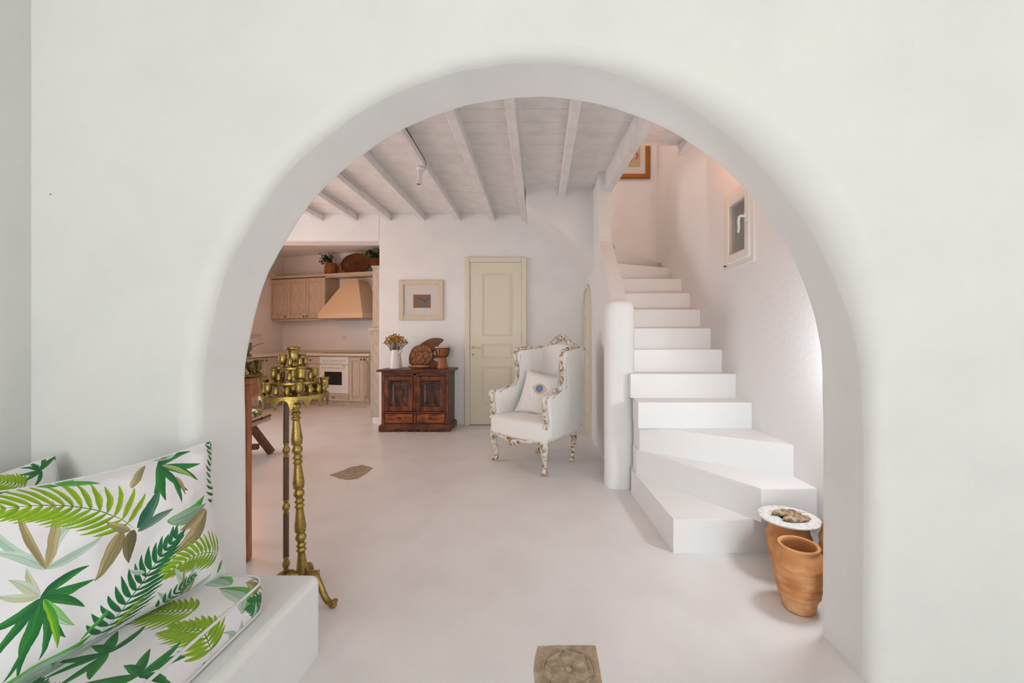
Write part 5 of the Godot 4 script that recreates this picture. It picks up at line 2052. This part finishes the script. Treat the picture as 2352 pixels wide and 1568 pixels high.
func build_floor_tiles() -> void:
	# square relief tile let into the floor
	var t := thing("relief_tile", "square grey-brown stone tile with carved rosette set in the white floor", "tile", v(0.092, 0.0, 1.272))
	var st := S()
	var o := [Vector2(-0.098, 0.098), Vector2(-0.03, 0.103), Vector2(0.06, 0.103), Vector2(0.1, 0.102), Vector2(0.1, 0.0), Vector2(0.098, -0.1), Vector2(-0.095, -0.1), Vector2(-0.106, -0.06), Vector2(-0.111, 0.0), Vector2(-0.108, 0.05)]
	prism(st, o, -0.01, 0.0025, Vector3.ZERO, Vector3.RIGHT, Vector3.FORWARD, Vector3.UP)
	part("slab", st, M.tile_stone, t)
	st = S()
	for r in [0.0885, 0.083]:
		var pts := []
		for i in 49:
			var a := TAU * i / 48
			pts.append(Vector3(cos(a) * r, 0.0025, sin(a) * r))
		tube(st, pts, 0.0032, 6)
	part("ring", st, M.tile_stone, t)
	for k in 6:
		var a := TAU * (k + 0.33) / 6
		var o1 := Vector3(cos(a), 0, sin(a))
		var sd := Vector3(-sin(a), 0, cos(a))
		st = S()
		var rows := []
		for i in 13:
			var f := float(i) / 12
			var c := o1 * lerpf(0.012, 0.08, f)
			var w := 0.0165 * sin(PI * pow(f, 0.9))
			rows.append([c - sd * w + Vector3(0, 0.0024, 0), c - sd * w * 0.6 + Vector3(0, 0.0075 if w > 0.003 else 0.0026, 0), c + Vector3(0, 0.003, 0), c + sd * w * 0.6 + Vector3(0, 0.0075 if w > 0.003 else 0.0026, 0), c + sd * w + Vector3(0, 0.0024, 0)])
		grid(st, rows, false, Vector3.UP)
		part("petal", st, M.tile_stone, t)
		# lens-shaped leaf between two petal tips
		st = S()
		var a2 := a + TAU / 6
		var p0 := o1 * 0.08
		var p1 := Vector3(cos(a2), 0, sin(a2)) * 0.08
		rows = []
		var nrm := (p0 + p1).normalized()
		for i in 11:
			var f := float(i) / 10
			var c := p0.lerp(p1, f) - nrm * 0.0
			var w := 0.0095 * sin(PI * f)
			rows.append([c - nrm * w + Vector3(0, 0.0024, 0), c + Vector3(0, 0.009 if w > 0.002 else 0.0026, 0), c + nrm * w + Vector3(0, 0.0024, 0)])
		grid(st, rows, false, Vector3.UP)
		part("leaf_relief", st, M.tile_stone, t)
	st = S()
	ball(st, Vector3(0, 0.0025, 0), Vector3(0.011, 0.007, 0.011), Basis.IDENTITY, 14, 6)
	part("boss", st, M.tile_stone, t)
	# broken tile farther back
	t = thing("broken_tile", "pointed fragment of carved grey-brown tile set in the floor before the sideboard", "tile", v(-1.5, 0, 3.2))
	var px := [[757, 1091], [795, 1078], [830, 1067.5], [848, 1072], [856, 1075], [840, 1088], [822, 1099], [800, 1102], [780, 1099]]
	var poly := []
	for p in px:
		var d: float = 960.75 / (p[1] - 784.0)
		poly.append(Vector2((p[0] - 1240.0) / 915.0 * d + 1.5, d - 3.2))
	st = S()
	prism(st, poly, -0.01, 0.003, Vector3.ZERO, Vector3.RIGHT, Vector3.FORWARD, Vector3.UP)
	part("slab", st, M.tile_stone, t)
	st = S()
	for w in [[0.012, 0.0], [0.05, 0.0], [0.075, 0.0]]:
		var pts := []
		for i in 25:
			var a := TAU * i / 24
			pts.append(Vector3(-0.015 + cos(a) * w[0] * 1.0, 0.0032, -0.06 + sin(a) * w[0]))
		tube(st, pts, 0.003, 6)
	part("rings", st, M.tile_stone, t)


# ---------------------------------------------------------------- kitchen
func kitchen_frame() -> Transform3D:
	# x runs to the left along the units, z into the wall, fronts at z = 0
	var x := Vector3(-cos(deg_to_rad(15)), 0, -sin(deg_to_rad(15)))
	return Transform3D(Basis(x, Vector3.UP, x.cross(Vector3.UP)), v(-2.68, 0, 6.25))


func unit(called: String, label: String, category: String, group := "") -> Node3D:
	var o := thing(called, label, category, Vector3.ZERO, 0.0, group)
	o.transform = kitchen_frame()
	return o


func panel_door(parent: Node, x0: float, x1: float, y0: float, y1: float, z: float, called := "door") -> MeshInstance3D:
	var st := S()
	var f := minf(0.055, (y1 - y0) * 0.28)
	var cy := (y0 + y1) / 2
	var cx := (x0 + x1) / 2
	box(st, Vector3(x0 + f / 2, cy, z), Vector3(f, y1 - y0, 0.02), 0.003)
	box(st, Vector3(x1 - f / 2, cy, z), Vector3(f, y1 - y0, 0.02), 0.003)
	box(st, Vector3(cx, y0 + f / 2, z), Vector3(x1 - x0 - 2 * f, f, 0.02), 0.003)
	box(st, Vector3(cx, y1 - f / 2, z), Vector3(x1 - x0 - 2 * f, f, 0.02), 0.003)
	box(st, Vector3(cx, cy, z + 0.007), Vector3(x1 - x0 - 2 * f, y1 - y0 - 2 * f, 0.006), 0.001)
	if y1 - y0 > 0.25:
		box(st, Vector3(cx, cy, z + 0.004), Vector3(x1 - x0 - 2 * f - 0.05, y1 - y0 - 2 * f - 0.05, 0.016), 0.008)
	return part(called, st, M.washed_oak if y1 - y0 > 0.25 else M.washed_oak_across, parent)


func knob(parent: Node, x: float, y: float, z: float) -> void:
	var st := S()
	lathe(st, [[0.0, 0.022], [0.011, 0.021], [0.014, 0.015], [0.007, 0.008], [0.006, 0.0]], Transform3D(Basis(Vector3.RIGHT, -PI / 2), Vector3(x, y, z)), 12)
	part("knob", st, M.knob_brass, parent)


func build_kitchen() -> void:
	var st := S()
	# right base cabinet
	var u := unit("base_cabinet", "whitewashed oak base cabinet right of the oven", "cabinet")
	box(st, Vector3(0.2, 0.45, 0.31), Vector3(0.385, 0.72, 0.56), 0.002)
	box(st, Vector3(0.2, 0.045, 0.33), Vector3(0.385, 0.09, 0.5), 0.002)
	part("body", st, M.washed_oak, u)
	knob(panel_door(u, 0.11, 0.385, 0.1, 0.8, 0.02), 0.145, 0.765, 0.01)
	knob(panel_door(u, 0.012, 0.105, 0.1, 0.8, 0.02), 0.09, 0.765, 0.01)
	# oven
	u = unit("built_in_oven", "white built-in oven with dark window and a row of control knobs", "oven")
	st = S()
	box(st, Vector3(0.675, 0.45, 0.31), Vector3(0.56, 0.72, 0.56), 0.002)
	part("body", st, M.oven_white, u)
	st = S()
	box(st, Vector3(0.675, 0.745, 0.02), Vector3(0.565, 0.118, 0.024), 0.004)
	var cp := part("control_panel", st, M.oven_white, u)
	for k in 8:
		st = S()
		lathe(st, [[0.0, 0.024], [0.014, 0.023], [0.016, 0.018], [0.018, 0.0]], Transform3D(Basis(Vector3.RIGHT, -PI / 2), Vector3(0.46 + 0.058 * k, 0.742, 0.01)), 12)
		box(st, Vector3(0.46 + 0.058 * k, 0.742, -0.015), Vector3(0.005, 0.026, 0.008), 0.001)
		part("control_knob", st, M.oven_white, cp)
	st = S()
	box(st, Vector3(0.675, 0.445, 0.02), Vector3(0.565, 0.46, 0.026), 0.004)
	var od := part("oven_door", st, M.oven_white, u)
	st = S()
	box(st, Vector3(0.685, 0.455, 0.008), Vector3(0.34, 0.215, 0.004), 0.002)
	part("oven_window", st, M.oven_glass, od)
	st = S()
	box(st, Vector3(0.675, 0.635, -0.012), Vector3(0.44, 0.018, 0.016), 0.005)
	for x in [0.47, 0.88]:
		box(st, Vector3(x, 0.635, 0.0), Vector3(0.018, 0.014, 0.02), 0.003)
	part("handle", st, M.oven_white, od)
	st = S()
	box(st, Vector3(0.47, 0.662, 0.005), Vector3(0.05, 0.006, 0.004), 0.001)
	part("vent_slot", st, M.dark, od)
	st = S()
	box(st, Vector3(0.675, 0.045, 0.33), Vector3(0.56, 0.09, 0.5), 0.002)
	part("plinth", st, M.washed_oak_across, u)
	knob(panel_door(u, 0.395, 0.955, 0.1, 0.205, 0.02, "drawer"), 0.675, 0.15, 0.01)
	# drawer unit
	u = unit("drawer_cabinet", "whitewashed oak drawer cabinet left of the oven", "cabinet")
	st = S()
	box(st, Vector3(1.13, 0.45, 0.31), Vector3(0.34, 0.72, 0.56), 0.002)
	box(st, Vector3(1.13, 0.045, 0.33), Vector3(0.34, 0.09, 0.5), 0.002)
	part("body", st, M.washed_oak, u)
	for w in [[0.685, 0.8], [0.5, 0.675], [0.305, 0.49], [0.1, 0.295]]:
		knob(panel_door(u, 0.965, 1.295, w[0], w[1], 0.02, "drawer"), 1.13, (w[0] + w[1]) / 2, 0.01)
	# corner and left run
	st = S()
	var cc := thing("corner_cabinet", "whitewashed oak corner cabinet under the kitchen worktop", "cabinet")
	var K := kitchen_frame()
	var pa := K * Vector3(1.32, 0, 0.03)
	var pb := K * Vector3(1.32, 0, 0.6)
	plan(st, [Vector2(pa.x, -pa.z), Vector2(-4.17, 6.61), Vector2(-4.23, 6.55), Vector2(-4.79, 6.55), Vector2(-4.79, 7.3), Vector2(pb.x, -pb.z - 0.02)], 0.0, 0.815)
	part("body", st, M.washed_oak, cc)
	var lr := thing("sink_cabinet", "whitewashed oak sink cabinet under the kitchen window", "cabinet", v(-4.2, 0, 5.5))
	st = S()
	box(st, Vector3(-0.3, 0.4525, -0.075), Vector3(0.56, 0.725, 1.95), 0.002)
	box(st, Vector3(-0.32, 0.045, -0.075), Vector3(0.5, 0.09, 1.95), 0.002)
	part("body", st, M.washed_oak, lr)
	for k in 4:
		st = S()
		var z := -0.8 + 0.485 * k
		for e in [-1.0, 1.0]:
			box(st, Vector3(-0.01, 0.45, z + e * 0.21), Vector3(0.02, 0.7, 0.055), 0.003)
			box(st, Vector3(-0.01, 0.45 + e * 0.322, z), Vector3(0.02, 0.055, 0.365), 0.003)
		box(st, Vector3(-0.014, 0.45, z), Vector3(0.012, 0.59, 0.365), 0.002)
		var dd := part("door", st, M.washed_oak, lr)
		st = S()
		ball(st, Vector3(0.012, 0.76, z + (0.2 if k % 2 == 0 else -0.2)), Vector3(0.013, 0.013, 0.013))
		part("knob", st, M.knob_brass, dd)
	# one worktop for both runs
	st = S()
	var q0 := K * Vector3(-0.01, 0, -0.02)
	var q1 := K * Vector3(-0.01, 0, 0.6)
	var q2 := K * Vector3(1.5, 0, -0.02)
	plan(st, [Vector2(q0.x, -q0.z), Vector2(q2.x, -q2.z), Vector2(-4.16, 6.58), Vector2(-4.175, 6.5), Vector2(-4.175, 4.6), Vector2(-4.793, 4.6), Vector2(-4.793, 7.4), Vector2(q1.x, -q1.z)], 0.818, 0.858)
	var wt := thing("worktop", "cream kitchen worktop running round the corner", "worktop")
	part("slab", st, M.worktop, wt)
	st = S()
	box(st, Vector3(1.1, 0.878, 0.59), Vector3(2.2, 0.04, 0.018), 0.003, K)
	part("upstand", st, M.worktop, wt)
	st = S()
	box(st, Vector3(0.62, 0.861, 0.3), Vector3(0.6, 0.006, 0.5), 0.002, K)
	solo("hob", st, M.hob_glass, "black glass hob set in the worktop above the oven", "hob")
	# wall cupboards
	u = unit("wall_cupboard", "whitewashed oak wall cupboard with three panelled doors", "cupboard")
	st = S()
	box(st, Vector3(1.69, 1.8, 0.44), Vector3(1.2, 0.7, 0.31), 0.002)
	part("body", st, M.washed_oak, u)
	for k in 3:
		var x0 := 1.092 + 0.4 * k
		var dr := panel_door(u, x0, x0 + 0.396, 1.455, 2.145, 0.275)
		knob(dr, x0 + (0.36 if k == 0 else 0.035) if k < 2 else x0 + 0.035, 1.485, 0.265)
	st = S()
	box(st, Vector3(1.69, 1.43, 0.32), Vector3(1.2, 0.03, 0.02), 0.003)
	part("light_rail", st, M.washed_oak_across, u)
	u = unit("kitchen_shelf", "long cream top shelf above cupboards and hood carrying baskets and plants", "shelf")
	st = S()
	box(st, Vector3(1.13, 2.18, 0.42), Vector3(2.36, 0.04, 0.36), 0.004)
	part("board", st, M.washed_oak_across, u)
	st = S()
	box(st, Vector3(0.52, 2.148, 0.27), Vector3(1.1, 0.026, 0.02), 0.003)
	part("valance", st, M.washed_oak_across, u)
	st = S()
	box(st, Vector3(-0.02, 1.79, 0.42), Vector3(0.04, 0.72, 0.36), 0.003)
	part("end_panel", st, M.washed_oak, u)
	st = S()
	span(st, -4.79, -4.5, 2.16, 2.2, 5.4, 6.8, 0.004)
	var ls := thing("corner_shelf", "cream corner shelf running along the left kitchen wall", "shelf")
	part("board", st, M.washed_oak_across, ls)
	st = S()
	span(st, -4.79, -4.76, 2.08, 2.16, 5.4, 6.8, 0.004)
	part("wall_rail", st, M.washed_oak_across, ls)
	# hood
	u = unit("cooker_hood", "cream tapered cooker hood between wall cupboard and end panel", "hood")
	st = S()
	var rings := []
	for w in [[1.433, 0.205, 1.075, 0.1], [1.515, 0.205, 1.075, 0.1], [1.53, 0.215, 1.065, 0.108], [2.09, 0.49, 0.74, 0.35]]:
		rings.append([Vector3(w[1], w[0], w[3]), Vector3(w[2], w[0], w[3]), Vector3(w[2], w[0], 0.595), Vector3(w[1], w[0], 0.595)])
	for i in 3:
		for j in 4:
			var k := (j + 1) % 4
			var n: Vector3 = (rings[i][k] - rings[i][j]).cross(rings[i + 1][j] - rings[i][j]).normalized()
			var c: Vector3 = rings[i][j] - Vector3(0.64, rings[i][j].y, 0.4)
			if n.dot(c) < 0:
				n = -n
			quad(st, rings[i][j], rings[i][k], rings[i + 1][k], rings[i + 1][j], n)
	quad(st, rings[0][0], rings[0][1], rings[0][2], rings[0][3], Vector3.DOWN)
	quad(st, rings[3][0], rings[3][1], rings[3][2], rings[3][3], Vector3.UP)
	part("canopy", st, M.hood_paint, u)
	st = S()
	box(st, Vector3(0.64, 1.428, 0.35), Vector3(0.84, 0.014, 0.46), 0.003)
	part("filter", st, M.steel, u)
	# whitewashed post with a ledge at the right side of the opening
	var pc := thing("partition_post", "whitewashed board partition with a small ledge at the kitchen opening", "partition", v(-2.1, 0, 5.16))
	st = S()
	box(st, Vector3(0.006, 0.64, -0.01), Vector3(0.124, 1.1, 0.2), 0.004)
	part("lower_board", st, M.washed_oak, pc)
	st = S()
	box(st, Vector3(-0.005, 1.205, -0.01), Vector3(0.158, 0.045, 0.24), 0.006)
	part("ledge", st, M.washed_oak_across, pc)
	st = S()
	box(st, Vector3(0.015, 1.605, -0.01), Vector3(0.1, 0.755, 0.18), 0.004)
	part("upper_board", st, M.washed_oak, pc)
	st = S()
	box(st, Vector3(0.013, 2.0, -0.01), Vector3(0.116, 0.035, 0.2), 0.005)
	part("cap", st, M.washed_oak_across, pc)
	st = S()
	box(st, Vector3(0.016, 0.045, -0.01), Vector3(0.104, 0.09, 0.18), 0.004)
	part("base", st, M.white_gloss, pc)


func leaf_at(st: SurfaceTool, p: Vector3, B: Basis, len_: float, wid: float) -> void:
	# a folded, pointed leaf with real curl
	var a := p
	var m1 := p + B * Vector3(0, 0.1 * len_, 0.45 * len_)
	var t := p + B * Vector3(0, -0.12 * len_, len_)
	var l := p + B * Vector3(-wid, 0.16 * len_, 0.42 * len_)
	var r := p + B * Vector3(wid, 0.16 * len_, 0.42 * len_)
	for w in [[a, l, m1], [a, m1, r], [l, t, m1], [m1, t, r]]:
		var n: Vector3 = (w[1] - w[0]).cross(w[2] - w[0]).normalized()
		if n.y < 0:
			n = -n
		tri(st, w[0], w[1], w[2], n)


func build_kitchen_things() -> void:
	var K := kitchen_frame()
	var top := 2.2
	# bamboo pot and small-leaved plant
	var p := thing("bamboo_pot", "brown bamboo pot on the kitchen shelf holding the small-leaved plant", "pot", K * Vector3(1.1, top, 0.42))
	var st := S()
	lathe(st, [[0.0, 0.0], [0.1, 0.0], [0.108, 0.06], [0.106, 0.14], [0.092, 0.2], [0.086, 0.215], [0.08, 0.21], [0.084, 0.17], [0.0, 0.16]], Transform3D.IDENTITY, 22)
	part("body", st, M.bamboo, p)
	p = thing("bushy_plant", "dark small-leaved plant in the bamboo pot", "plant", K * Vector3(1.1, top + 0.19, 0.42))
	var fo := S()
	var sm := S()
	rng.seed = 31
	for i in 26:
		var a := rng.randf() * TAU
		var r := rng.randf_range(0.03, 0.14)
		var tip := Vector3(cos(a) * r - 0.045, rng.randf_range(0.04, 0.15), sin(a) * r * 0.8)
		tube(sm, [Vector3(cos(a) * 0.03, -0.03, sin(a) * 0.03), tip], 0.0025, 4)
		for k in 9:
			leaf_at(fo, tip + Vector3(rng.randf_range(-1, 1), rng.randf_range(-1, 1), rng.randf_range(-1, 1)) * 0.035, Basis.from_euler(Vector3(rng.randf_range(-1, 1), rng.randf() * TAU, rng.randf_range(-0.6, 0.6))), 0.035, 0.012)
	part("stems", sm, M.dark_leaf, p)
	part("foliage", fo, M.dark_leaf, p)
	# shallow oval basket tipped up on its rim
	var b := thing("oval_basket", "large woven oval basket tipped on its side on the kitchen shelf", "basket", K * Vector3(0.62, top + 0.004, 0.43))
	st = S()
	var tilt := Basis(Vector3.UP, deg_to_rad(165.0)) * Basis(Vector3.BACK, -0.17) * Basis(Vector3.RIGHT, -0.25)
	var cen := Vector3(0, 0.178, 0)
	for k in 15:
		var t := float(k) / 14
		var sc := sin(t * PI * 0.5) * 0.98 + 0.03
		var z := -0.1 * pow(1.0 - t, 0.0) * cos(t * PI * 0.5)
		var pts := []
		for i in 41:
			var a := TAU * i / 40
			pts.append(cen + tilt * Vector3(cos(a) * 0.28 * sc, sin(a) * 0.16 * sc, -z + 0.004 * (1 if (i + k) % 2 == 0 else -1)))
		tube(st, pts, 0.0095, 6)
	part("coils", st, M.wicker, b)
	st = S()
	for i in 30:
		var a := TAU * i / 30
		var pts := []
		for k in 8:
			var t := 0.12 + 0.88 * k / 7.0
			var sc := sin(t * PI * 0.5) * 0.98 + 0.03
			pts.append(cen + tilt * Vector3(cos(a) * 0.28 * sc, sin(a) * 0.16 * sc, 0.1 * cos(t * PI * 0.5) + 0.005))
		tube(st, pts, 0.0055, 5)
	part("ribs", st, M.wicker, b)
	for sx in [-1.0, 1.0]:
		st = S()
		var pts := []
		for i in 13:
			var a := PI * i / 12 - PI / 2
			pts.append(cen + tilt * Vector3(sx * (0.27 + cos(a) * 0.075), sin(a) * 0.062, 0.0))
		tube(st, pts, 0.009, 7)
		part("handle", st, M.wicker, b)
	# basket with trailing plant
	p = thing("plant_basket", "brown wicker pot basket at the right end of the kitchen shelf", "basket", K * Vector3(0.12, top, 0.36))
	st = S()
	for k in 15:
		var pts := []
		var y := 0.008 + 0.0145 * k
		var r := 0.085 + 0.028 * k / 14.0
		for i in 33:
			var a := TAU * i / 32
			pts.append(Vector3(cos(a) * r + 0.002 * (1 if (i + k) % 2 == 0 else -1), y, sin(a) * r))
		tube(st, pts, 0.008, 5)
	lathe(st, [[0.0, 0.0], [0.083, 0.0], [0.11, 0.21], [0.1, 0.2], [0.0, 0.19]], Transform3D.IDENTITY, 20)
	part("weave", st, M.wicker, p)
	p = thing("trailing_plant", "green leafy trailing plant in the wicker pot basket", "plant", K * Vector3(0.12, top + 0.2, 0.36))
	fo = S()
	sm = S()
	rng.seed = 77
	for i in 34:
		var a := rng.randf() * TAU
		var r := rng.randf_range(0.04, 0.2)
		var tip := Vector3(cos(a) * r + 0.01, rng.randf_range(-0.02, 0.2) * (1.15 - r * 2.5), sin(a) * r * 0.75)
		tube(sm, smooth([Vector3(cos(a) * 0.03, -0.02, sin(a) * 0.03), tip * 0.6 + Vector3(0, 0.08, 0), tip], false, 3), 0.0028, 4)
		for k in 3:
			leaf_at(fo, tip + Vector3(rng.randf_range(-1, 1), rng.randf_range(-0.6, 0.6), rng.randf_range(-1, 1)) * 0.03, Basis.from_euler(Vector3(rng.randf_range(-0.2, 1.1), a + rng.randf_range(-0.8, 0.8), rng.randf_range(-0.5, 0.5))), 0.085, 0.03)
	part("stems", sm, M.pothos_leaf, p)
	part("foliage", fo, M.pothos_leaf, p)
	# basket handle peeping out at the arch edge
	b = thing("handled_basket", "wicker basket with round handle on the corner shelf at the arch edge", "basket", v(-4.6, 2.2, 6.35))
	st = S()
	for k in 10:
		var pts := []
		for i in 29:
			var a := TAU * i / 28
			pts.append(Vector3(cos(a) * (0.1 + 0.003 * k), 0.01 + 0.017 * k, sin(a) * (0.16 + 0.004 * k)))
		tube(st, pts, 0.0095, 5)
	lathe(st, [[0.0, 0.0], [0.09, 0.0], [0.1, 0.15], [0.0, 0.14]], Transform3D(Basis.from_scale(Vector3(1, 1, 1.5)), Vector3.ZERO), 18)
	part("weave", st, M.wicker, b)
	st = S()
	var hp := []
	for i in 15:
		var a := PI * i / 14 - PI / 2
		hp.append(Vector3(0.1, 0.13 + sin(a) * 0.065, 0.0) + Vector3(0.08, 0, -0.05).normalized() * (cos(a) * 0.075))
	tube(st, hp, 0.009, 7)
	part("handle", st, M.wicker, b)
	# small dark stone on the ledge
	st = S()
	lathe(st, [[0.0, 0.0], [0.026, 0.0], [0.028, 0.012], [0.025, 0.032], [0.016, 0.048], [0.006, 0.055], [0.0, 0.056]], Transform3D(Basis.IDENTITY, v(-2.085, 1.2275, 5.12)), 18)
	solo("ledge_ornament", st, M.brown_pole, "small dark egg-shaped ornament on the partition ledge", "ornament")
	# mixer tap by the sink
	var f := thing("kitchen_tap", "slim angled metal tap on the worktop under the kitchen window", "tap", v(-4.6, 0.858, 6.25))
	st = S()
	lathe(st, [[0.0, 0.0], [0.024, 0.0], [0.024, 0.02], [0.017, 0.03], [0.016, 0.07], [0.0, 0.075]], Transform3D.IDENTITY, 14)
	part("body", st, M.steel, f)
	st = S()
	tube(st, smooth([Vector3(0.005, 0.055, 0), Vector3(0.1, 0.12, -0.03), Vector3(0.19, 0.165, -0.06), Vector3(0.22, 0.163, -0.07), Vector3(0.228, 0.15, -0.073)], false, 4), 0.009, 8)
	part("spout", st, M.steel, f)
	wall_socket(K * Vector3(0.98, 1.12, 0.6), 0.0, "white wall socket on the kitchen splashback")
	get_node("wall_socket_001").transform = Transform3D(K.basis * Basis(Vector3.UP, PI), K * Vector3(0.98, 1.12, 0.599))


# ---------------------------------------------------------------- lamps that the photograph shows only by their light, plus an added globe
func lamp(called: String, label: String, at: Vector3, energy: float, col: Color, drop := 0.0) -> void:
	var s := thing(called, label, "lamp", at)
	var st := S()
	lathe(st, [[0.0, 0.0], [0.06, 0.0], [0.06, -0.012], [0.012, -0.02], [0.012, -0.05], [0.0, -0.05]], Transform3D.IDENTITY, 18)
	if drop > 0.0:
		tube(st, [Vector3(0, -0.04, 0), Vector3(0, -0.05 - drop, 0)], 0.004, 6)
	part("rose", st, M.white_gloss, s)
	st = S()
	ball(st, Vector3(0, -0.1 - drop, 0), Vector3(0.055, 0.055, 0.055), Basis.IDENTITY, 16, 10)
	part("bulb", st, M.lamp_glow, s)
	var l := OmniLight3D.new()
	l.name = "bulb_light"
	l.light_color = col
	l.light_energy = energy
	l.omni_range = 14.0
	l.omni_attenuation = 2.0
	l.light_size = 0.05
	l.shadow_enabled = true
	l.position = Vector3(0, -0.1 - drop, 0)
	s.add_child(l)


func build_lamps() -> void:
	lamp("kitchen_lamp", "warm pendant lamp of the kitchen, hidden behind the arch", v(-4.0, 2.62, 5.45), 0.5, Color(1.0, 0.66, 0.4), 0.75)
	lamp("dining_lamp", "warm pendant lamp of the dining side, hidden behind the arch", v(-2.77, 2.573, 3.3), 0.7, Color(1.0, 0.68, 0.43), 0.85)
	lamp("stair_lamp", "warm lamp under the ceiling by the stairs, hidden by the arch", v(1.2, 2.66, 2.6), 0.35, Color(1.0, 0.62, 0.3))
	lamp("landing_lamp", "warm ceiling lamp of the upper landing, out of sight above the stairs", v(0.1, 4.9, 3.4), 2.4, Color(1.0, 0.86, 0.8))
	# the shadows of the beams and of the spotlight point back to a low flash behind the right jamb; this globe is its added stand-in
	var g := thing("added_globe_lamp", "added white globe on a stand, in place of a flash behind the right arch jamb, out of sight", "lamp", v(1.25, 0, 1.545))
	var st := S()
	lathe(st, [[0.0, 0.0], [0.03, 0.0], [0.03, 0.012], [0.008, 0.02], [0.007, 0.9], [0.02, 0.915], [0.0, 0.92]], Transform3D.IDENTITY, 14)
	part("stand", st, M.white_gloss, g)
	st = S()
	ball(st, Vector3(0, 1.0, 0), Vector3(0.085, 0.085, 0.085), Basis.IDENTITY, 20, 12)
	part("globe", st, M.cool_glow, g)
	var l := OmniLight3D.new()
	l.name = "globe_light"
	l.light_color = Color(0.95, 0.975, 1.0)
	l.light_energy = 0.8
	l.omni_range = 14.0
	l.omni_attenuation = 2.0
	l.light_size = 0.08
	l.shadow_enabled = true
	l.position = Vector3(0, 1.0, 0)
	g.add_child(l)
